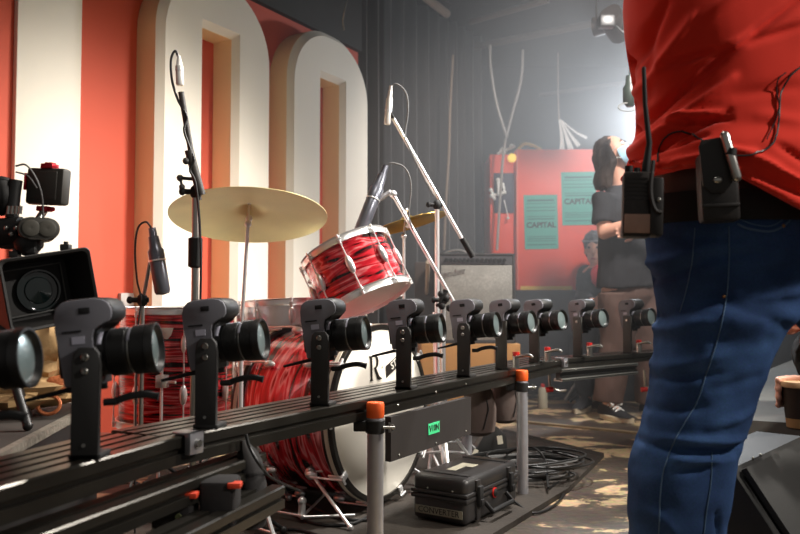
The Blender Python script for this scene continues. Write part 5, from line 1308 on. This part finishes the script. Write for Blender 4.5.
CM = Matrix.Translation(V((CUP.x, CUP.y, CUP.z - .11)))
mb = MB(); mb.lathe([(0, .001), (.029, .001), (.031, .0), (.0425, .108), (.041, .108), (.0395, .10), (.0, .10)], CM, 32); obj('cup_body', mb, mat('dark_brown_paper', (.20, .16, .12), .7), t)
mb = MB(); mb.lathe([(.0415, .100), (.0455, .102), (.0455, .110), (.043, .114), (.041, .112), (.0, .111)], CM, 32); obj('lid', mb, mat('tan_cup_lid', (.80, .66, .48), .55), t, label='pale tan lid')
mb = MB(); mb.lathe([(.0300, .004), (.0318, .004), (.0338, .026), (.0328, .026)], CM, 32); obj('base_band', mb, mat('tan_paper_band', (.70, .54, .34), .7), t, label='tan band at the foot of the cup')

# --- foreground person
PD = 1.6
def ringpx(L, Rr, py, depth=.8, D=PD, n=56, sq=.86, dz=None):
    a = P(L, py, D); b = P(Rr, py, D); c = (a + b) / 2; hw = (b.x - a.x) / 2 * .975
    out = []
    for k in range(n):
        q = 2*math.pi*k/n; cx, sy = math.cos(q), math.sin(q)
        x = abs(cx) ** sq * (1 if cx > 0 else -1); y = abs(sy) ** sq * (1 if sy > 0 else -1)
        p = V((c.x + hw * x, c.y + hw * depth * y, c.z))
        if dz: p.z += dz(p)
        out.append(p)
    return out
t = fg = thing('person', 'person standing close at right in red shirt and blue jeans, back turned', 'person', (.75, PD, 0))
JF = dict(pelvis=P(745, 225, 1.62), chest=P(745, 20, 1.62), neck=P(752, -70, 1.66), head=P(765, -140, 1.70), hf=V((.6, .75, -.2)), hu=V((.05, .1, 1)), fwd=V((.6, .8, 0)).normalized(),
          shR=V((.92, 1.50, 1.40)), shL=V((.68, 1.76, 1.46)), elR=V((1.08, 1.66, 1.12)), wrR=V((1.02, 1.86, 1.18)), elL=V((.78, 2.02, 1.34)), wrL=V((.92, 2.10, 1.40)),
          hipR=V((.86, 1.63, .86)), hipL=P(715, 262, 1.6), knR=V((.99, 1.50, .50)), knL=P(692, 432, 1.6), anR=V((1.0, 1.40, .09)), anL=P(676, 612, 1.6), toeR=V((1.12, 1.47, .035)), toeL=V((.66, 1.76, .035)))
JF['anL'].z = .09
me = fuse(body_mb(JF), .009, 4); obj('body', me, SKIN, t)
# jeans
rows = [(172, 652, 822), (200, 650, 826), (225, 645, 830), (242, 646, 828), (256, 648, 826), (275, 652, 822), (300, 657, 806), (318, 658, 792), (335, 656, 778), (370, 652, 763), (400, 648, 753), (425, 643, 745), (440, 637, 740), (460, 631, 734), (490, 628, 729), (534, 630, 722), (580, 636, 716), (628, 640, 714)]
mb = MB(); rr_ = []
for py, l, r in rows:
    if py > 310: rr_.append(ringpx(l, r, py, .95))
    else: rr_.append(ringpx(l, r, py, .72))
mb.loft(list(reversed(rr_)))
mb.tube([V((.86, 1.64, .93)), V((.885, 1.63, .80)), V((.95, 1.57, .66)), V((.99, 1.50, .50)), V((1.0, 1.45, .30)), V((1.0, 1.40, .10))], [.10, .125, .105, .09, .08, .075], 22)
me = fuse(mb, .0065, 22)
# carved folds : (x0,y0,x1,y1,width_px,amp_m)
def folds(me, fl, D, FOLD=1.5, W=1.0):
    segs = []
    for x0, y0, x1, y1, w_, am in fl:
        a = P(x0, y0, D); b = P(x1, y1, D); segs.append((a.x, a.z, b.x, b.z, w_ * W / F * D, am))
    nrm = [v.normal.copy() for v in me.vertices]
    for v, vn in zip(me.vertices, nrm):
        p = v.co
        if vn.y > .35: continue
        d_ = 0
        for ax, az, bx, bz, w_, am in segs:
            vx, vz = bx - ax, bz - az; L2 = vx*vx + vz*vz; tt = ((p.x-ax)*vx + (p.z-az)*vz) / L2; tc_ = min(1, max(0, tt)); dx, dz = p.x - ax - vx*tc_, p.z - az - vz*tc_
            e = math.exp(-(dx*dx + dz*dz) / (w_*w_)); taper = math.sin(math.pi * min(1, max(0, tt*.9+.05))) ** .5 if 0 <= tt <= 1 else .3
            d_ += am * FOLD * e * taper
        v.co = p + vn * d_
fl = [(640, 440, 720, 446, 5, -.012), (650, 432, 735, 434, 4, .008), (660, 452, 718, 448, 5, .007), (665, 462, 700, 456, 3, -.006), (700, 450, 735, 436, 4, -.010), (655, 318, 700, 298, 6, -.008), (655, 330, 690, 318, 5, .007), (648, 265, 685, 250, 6, .008), (652, 282, 690, 262, 5, -.009), (680, 262, 735, 256, 6, -.006), (700, 300, 770, 330, 8, -.006), (655, 365, 700, 352, 6, .006), (650, 378, 700, 368, 5, -.007), (690, 420, 740, 405, 5, .006), (650, 408, 690, 400, 5, -.006), (700, 500, 706, 534, 4, -.010), (640, 500, 660, 520, 6, .004), (735, 300, 790, 290, 6, .006), (720, 280, 780, 268, 6, -.006), (660, 240, 740, 246, 4, -.004), (690, 385, 740, 372, 6, -.004)]
folds(me, fl, PD, 1.2, .8); wrinkle(me, .004, 14, 1, (1, 1, 1.4))
jeans = obj('jeans', me, DENIM, t)
bvj = BVHTree.FromPolygons([v.co.copy() for v in me.vertices], [tuple(p.vertices) for p in me.polygons])
def ray(px, py): 
    u = (px - 400) / F; v = (267 - py) / F
    return V((u, math.cos(PITCH) - v*math.sin(PITCH), math.sin(PITCH) + v*math.cos(PITCH))).normalized()
def on(bv, px, py, off=.001, D=PD):
    h = bv.ray_cast(V((0, 0, CAMZ)), ray(px, py))
    if h[0] is None: return P(px, py, D)
    return h[0] + h[1] * off
def dense(pts, n=6):
    o_ = []
    for a, b in zip(pts[:-1], pts[1:]):
        for k in range(n): o_.append((a[0] + (b[0]-a[0])*k/n, a[1] + (b[1]-a[1])*k/n))
    o_.append(pts[-1]); return o_
def sm2(pts, n=8): return [(q.x, q.y) for q in spline([V((x, y, 0)) for x, y in pts], n)]
for pts, r in (([(695, 228), (692, 262), (686, 292), (680, 312)], .0012), ([(729, 226), (729, 262), (726, 300), (718, 338), (707, 372), (697, 402), (684, 424), (672, 447), (662, 480), (659, 534)], .0014), ([(737, 224), (750, 229), (772, 231), (788, 222), (793, 212)], .0022), ([(740, 219), (752, 224), (770, 226), (784, 218), (789, 208)], .0012), ([(712, 452), (711, 480), (706, 515), (704, 534)], .0012)):
    mb = MB(); mb.tube([on(bvj, x, y, .0008) for x, y in sm2(pts, 8)], r, 6); obj('seam', mb, THREAD, jeans, label='pale stitched seam')
mb = MB(); mb.tube([on(bvj, x, y, .004) for x, y in sm2([(738, 199), (760, 198), (785, 200)], 8)], .006, 8, flat=.4); obj('waistband', mb, DENIM, jeans)
mb = MB(); 
for (x, y) in ((742, 198), (783, 226), (724, 296)): mb.ball(on(bvj, x, y, .002), .0035, 8)
obj('rivet', mb, mat('copper_rivet', (.6, .45, .3), .4, .7), jeans)
# belts
def band(y0, y1, l0, r0, dep, grow, m, name, nrow=5, label=None):
    mb = MB(); rs = []
    for k in range(nrow):
        f = k / (nrow - 1); rs.append(ringpx(l0 - grow - (1 if 0 < k < nrow-1 else 0), r0 + grow, y1 + (y0 - y1) * f, dep))
    mb.loft(rs, cap=True); return obj(name, mb, m, t, label=label)
band(172, 199, 650, 826, .74, 3, BROWNL, 'leather_belt', label='brown leather belt')
band(198, 226, 646, 829, .74, 4, CLOTHB, 'waist_belt', label='black fabric waist belt')
# shirt
def hem(px): 
    if px < 725: return 167
    return 167 + (px - 725) * .58
rows = [(-70, 640, 850, .62), (-30, 626, 858, .66), (0, 623, 858, .70), (30, 625, 856, .72), (55, 629, 854, .74), (80, 633, 850, .75), (105, 637, 848, .76), (125, 637, 846, .77), (142, 634, 844, .78), (158, 628, 845, .84)]
mb = MB(); rr_ = []
def hemring(l, r, dep, base):
    a = ringpx(l, r, base, dep); out = []
    for p in a:
        px = 400 + F * p.x / p.y; y = hem(px) if p.y < PD + .05 else 190
        out.append(V((p.x, p.y, P(px, y, p.y).z)))
    return out
rs = [ringpx(l, r, py, d) for py, l, r, d in rows]
last = hemring(625, 847, .87, 168)
mb.loft(list(rs) + [[mid(a, b, .5) for a, b in zip(rs[-1], last)], last, [V((q.x, q.y, q.z + .012)) - (V((q.x, q.y, 0)) - V((.75, 1.62, 0))).normalized() * .012 for q in last]])
# shoulders/sleeves beyond the frame
top = rs[0]
mb.loft([ringpx(640, 850, -60, .62), ringpx(668, 832, -90, .52), ringpx(705, 806, -112, .42), ringpx(730, 790, -124, .5)])
mb.tube([V((.90, 1.52, 1.38)), JF['shR'], mid(JF['shR'], JF['elR'], .8)], [.10, .10, .085], 18, round_end=False); mb.tube([V((.72, 1.70, 1.42)), JF['shL'], mid(JF['shL'], JF['elL'], .8)], [.085, .08, .075], 18)
me = fuse(mb, .006, 10)
sf = [(642, 152, 722, 116, 4, -.016), (650, 140, 726, 82, 5, .013), (643, 128, 715, 60, 5, -.014), (640, 100, 690, 20, 6, .010), (636, 80, 668, 0, 5, -.010), (668, 116, 720, 118, 4, .012), (672, 122, 724, 124, 3, -.012), (664, 62, 722, 55, 5, -.012), (690, 68, 742, 40, 5, .009), (700, 74, 790, 5, 5, -.012), (740, 50, 795, 32, 5, -.008), (650, 164, 740, 158, 4, .012), (648, 152, 700, 138, 3, -.010), (690, 146, 760, 172, 5, .008), (740, 166, 800, 196, 4, .010), (736, 178, 800, 206, 4, -.010), (760, 150, 800, 176, 5, -.006), (725, 100, 790, 92, 8, -.005), (660, 145, 690, 120, 3, -.010), (655, 20, 660, 90, 6, -.008), (700, 20, 760, -20, 8, .008), (744, 120, 800, 130, 9, .005)]
folds(me, sf, PD - .12, 1.25, .8); wrinkle(me, .0022, 9, 7, (1, 1, 1))
shirt = obj('shirt', me, SHIRT, t)
bvs = BVHTree.FromPolygons([v.co.copy() for v in me.vertices], [tuple(p.vertices) for p in me.polygons])
# hair + shoes
mb = MB(); HMf = frame(JF['head'], JF['hu'], JF['hf']); MBall(mb, HMf @ Matrix.Translation(V((-.025, 0, .028))), .094, .090, .094); me = fuse(mb, .008, 2); wrinkle(me, .006, 30, 5); obj('hair', me, HAIR, t)
shoe(JF['anL'], JF['toeL'], 0, SHO, t); shoe(JF['anR'], JF['toeR'], 0, SHO, t)

# walkie talkie on the belt
def devframe(px, py, off=.0, tilt=0, D=None):
    h = P(px, py, D); return Matrix.Translation(h) @ Matrix.Rotation(R(tilt), 4, 'Y')
RM_ = devframe(643, 202, 0, 2, 1.40) @ Matrix.Rotation(R(-12), 4, 'Z')
t = thing('walkie_talkie', 'black two-way radio with long aerial clipped to the belt at left', 'radio', M=RM_)
k = 1.40 / F
mb = MB(); mb.box((-20*k, -.012, -36*k), (7*k, .028, 30*k), bevel=.005); 
for q in range(6): mb.box((-18*k, -.0135, (2 + 4*q)*k), (4*k, -.011, (3.6 + 4*q)*k))
obj('radio_body', mb, mat('radio_brown_black', (.13, .105, .09), .45), t, world=False)
mb = MB(); mb.box((-18*k, -.0145, -32*k), (10*k, -.0118, -13*k), bevel=.001); lb_ = obj('battery_label', mb, mat('pinkish_reflective_label', (.66, .52, .45), .35, .3, var=(30, .3)), t, world=False, label='pale reflective label')
mb = MB(); mb.box((6*k, -.018, -35*k), (19*k, .024, 24*k), bevel=.005); mb.tube(spline([(8*k, -.018, 40*k), (6*k, -.022, 10*k), (10*k, -.022, -8*k), (17*k, -.020, -12*k)], 5), .004, 8); obj('holster', mb, LEATH, t, world=False)
mb = MB(); mb.ball((14*k, -.019, 1*k), .0045, 10); mb.ball((7*k, -.019, 28*k), .0045, 10); obj('stud', mb, STEEL, t, world=False)
mb = MB(); mb.tube([(2*k, .006, 28*k), (3*k, .006, 40*k), (5*k, .004, 60*k), (0*k, .002, 100*k), (-2*k, 0, 136*k)], [.008, .0072, .0052, .0044, .0038], 10, round_end=True); obj('aerial', mb, RUB, t, world=False)
mb = MB(); mb.cyl((-14*k, .006, 30*k), (-14*k, .006, 37*k), .0075, 12); mb.cyl((-6*k, .006, 30*k), (-6*k, .006, 35*k), .006, 12); obj('knob', mb, RUB, t, world=False)
# leather pouch with pen
PM_ = devframe(717, 183, 0, -2, 1.405) @ Matrix.Rotation(R(-12), 4, 'Z')
t = thing('leather_pouch', 'black leather belt pouch with a silver press stud beside the radio', 'pouch', M=PM_)
mb = MB(); mb.box((-18*k, -.02, -40*k), (19*k, .026, 30*k), bevel=.008); mb.box((-18*k, -.024, -26*k), (18*k, -.015, -22*k), bevel=.002); obj('pouch_body', mb, LEATH, t, world=False)
mb = MB(); mb.prism([(-18*k, 36*k), (-15*k, 42*k), (6*k, 44*k), (12*k, 38*k), (12*k, -2*k), (4*k, -12*k), (-8*k, -12*k), (-16*k, -4*k)], -.027, -.0205, bevel=.0015); fp = obj('flap', mb, LEATH, t, world=False)
mb = MB(); mb.ball((-2*k, -.028, 1*k), (.0085, .004, .006), 14); obj('press_stud', mb, STEEL, fp, world=False)
mb = MB(); mb.tube([(6*k, -.034, 44*k), (15*k, -.034, 2*k)], .0085, 14, round_end=True); pn_ = obj('metal_tool', mb, STEEL, t, world=False, label='silver barrel of a tool')
mb = MB(); mb.lathe([(.010, 0), (.010, .012)], Matrix.Translation(V((10.3*k, -.034, 24*k))) @ Matrix.Rotation(R(-8), 4, 'Y').inverted(), 14); obj('band', mb, RUB, pn_, world=False)
# earpiece lead
def lead(pts, lab, r=.0018):
    P3 = [on(bvs, x, y, .004) for x, y in sm2(pts, 7)]
    mb = MB(); mb.tube(P3, r, 6); tag(obj('earpiece_lead', mb, CABLE), lab, 'cable')
lead([(800, 67), (788, 78), (780, 95), (778, 120), (775, 138), (765, 150), (748, 154), (725, 152), (710, 147), (695, 136), (680, 131), (668, 135), (660, 146), (659, 162)], 'black earpiece lead looping over the red shirt to the radio')
lead([(785, 73), (777, 80), (776, 92), (778, 108), (773, 125), (766, 140)], 'thin second strand of black lead on the red shirt at right', .0012)

# ------------------------------------------------------------ haze
def haze(lo, hi, dens, label):
    mb = MB(); mb.box(lo, hi)
    hm = bpy.data.materials.new('thin_stage_haze'); hm.use_nodes = True; nt = hm.node_tree; nt.nodes.clear()
    out = nt.nodes.new('ShaderNodeOutputMaterial'); pv = nt.nodes.new('ShaderNodeVolumeScatter'); pv.inputs['Color'].default_value = (.96, .97, 1, 1); pv.inputs['Density'].default_value = dens; pv.inputs['Anisotropy'].default_value = .3
    nt.links.new(pv.outputs[0], out.inputs['Volume'])
    tag(obj('haze', mb, hm), label, 'haze', kind='stuff')
haze((-.1, 4.4, .02), (3.55, 7.15, 2.88), .16, 'thin pale stage haze glowing around the lamp at the back')
haze((-1.0, 3.25, .02), (3.55, 4.395, 2.88), .055, 'fainter stage haze drifting over the drum kit')

# ------------------------------------------------------------ lights
def spot(name, loc, tgt, power, col, size, blend=.5, rad=.15):
    l = bpy.data.lights.new(name, 'SPOT'); l.energy = power; l.color = col; l.spot_size = R(size); l.spot_blend = blend; l.shadow_soft_size = rad
    o = bpy.data.objects.new(name, l); COL.objects.link(o); o.location = loc; o.rotation_euler = (V(tgt) - V(loc)).to_track_quat('-Z', 'Y').to_euler(); return o
def area(name, loc, tgt, power, col, sx, sy):
    l = bpy.data.lights.new(name, 'AREA'); l.energy = power; l.color = col; l.shape = 'RECTANGLE'; l.size = sx; l.size_y = sy
    o = bpy.data.objects.new(name, l); COL.objects.link(o); o.location = loc; o.rotation_euler = (V(tgt) - V(loc)).to_track_quat('-Z', 'Y').to_euler(); return o
spot('key_spot', (2.9, 2.5, 2.6), (-.7, 2.9, .1), 540, (1, .94, .85), 58, 1.0, .2)
spot('kit_spot', (.9, 3.15, 2.8), (-.4, 2.7, .5), 330, (1, .95, .90), 80, .8, .12)
spot('front_spot', (2.7, .5, 2.5), (.8, 1.65, .9), 215, (1, .93, .86), 60, .8, .08)
spot('ceiling_wash', (.0, 1.7, 2.85), (-.25, 2.1, 0), 90, (1, .92, .82), 88, 1.0, .35)
spot('back_spot', LP + dl * .08, LP + dl * 3, 225, (.88, .94, 1), 110, .9, .09)
spot('far_spot', (1.5, 3.4, 2.8), (.95, 5.6, .9), 290, (1, .93, .88), 85, .8, .15)
w = bpy.data.worlds.new('World'); SC.world = w; w.use_nodes = True
w.node_tree.nodes['Background'].inputs[0].default_value = (.9, .85, .8, 1); w.node_tree.nodes['Background'].inputs[1].default_value = .14

# ------------------------------------------------------------ camera
cd = bpy.data.cameras.new('Camera'); cam = bpy.data.objects.new('Camera', cd); COL.objects.link(cam)
cd.sensor_width = 36; cd.lens = 36 * F / 800; cd.clip_start = .05
cam.location = (0, 0, CAMZ); cam.rotation_euler = (R(90) + PITCH, 0, 0)
cd.dof.use_dof = True; cd.dof.focus_distance = 2.2; cd.dof.aperture_fstop = 4.5
SC.camera = cam
SC.view_settings.view_transform = 'Standard'; SC.view_settings.look = 'None'; SC.view_settings.exposure = .42; SC.view_settings.gamma = 1
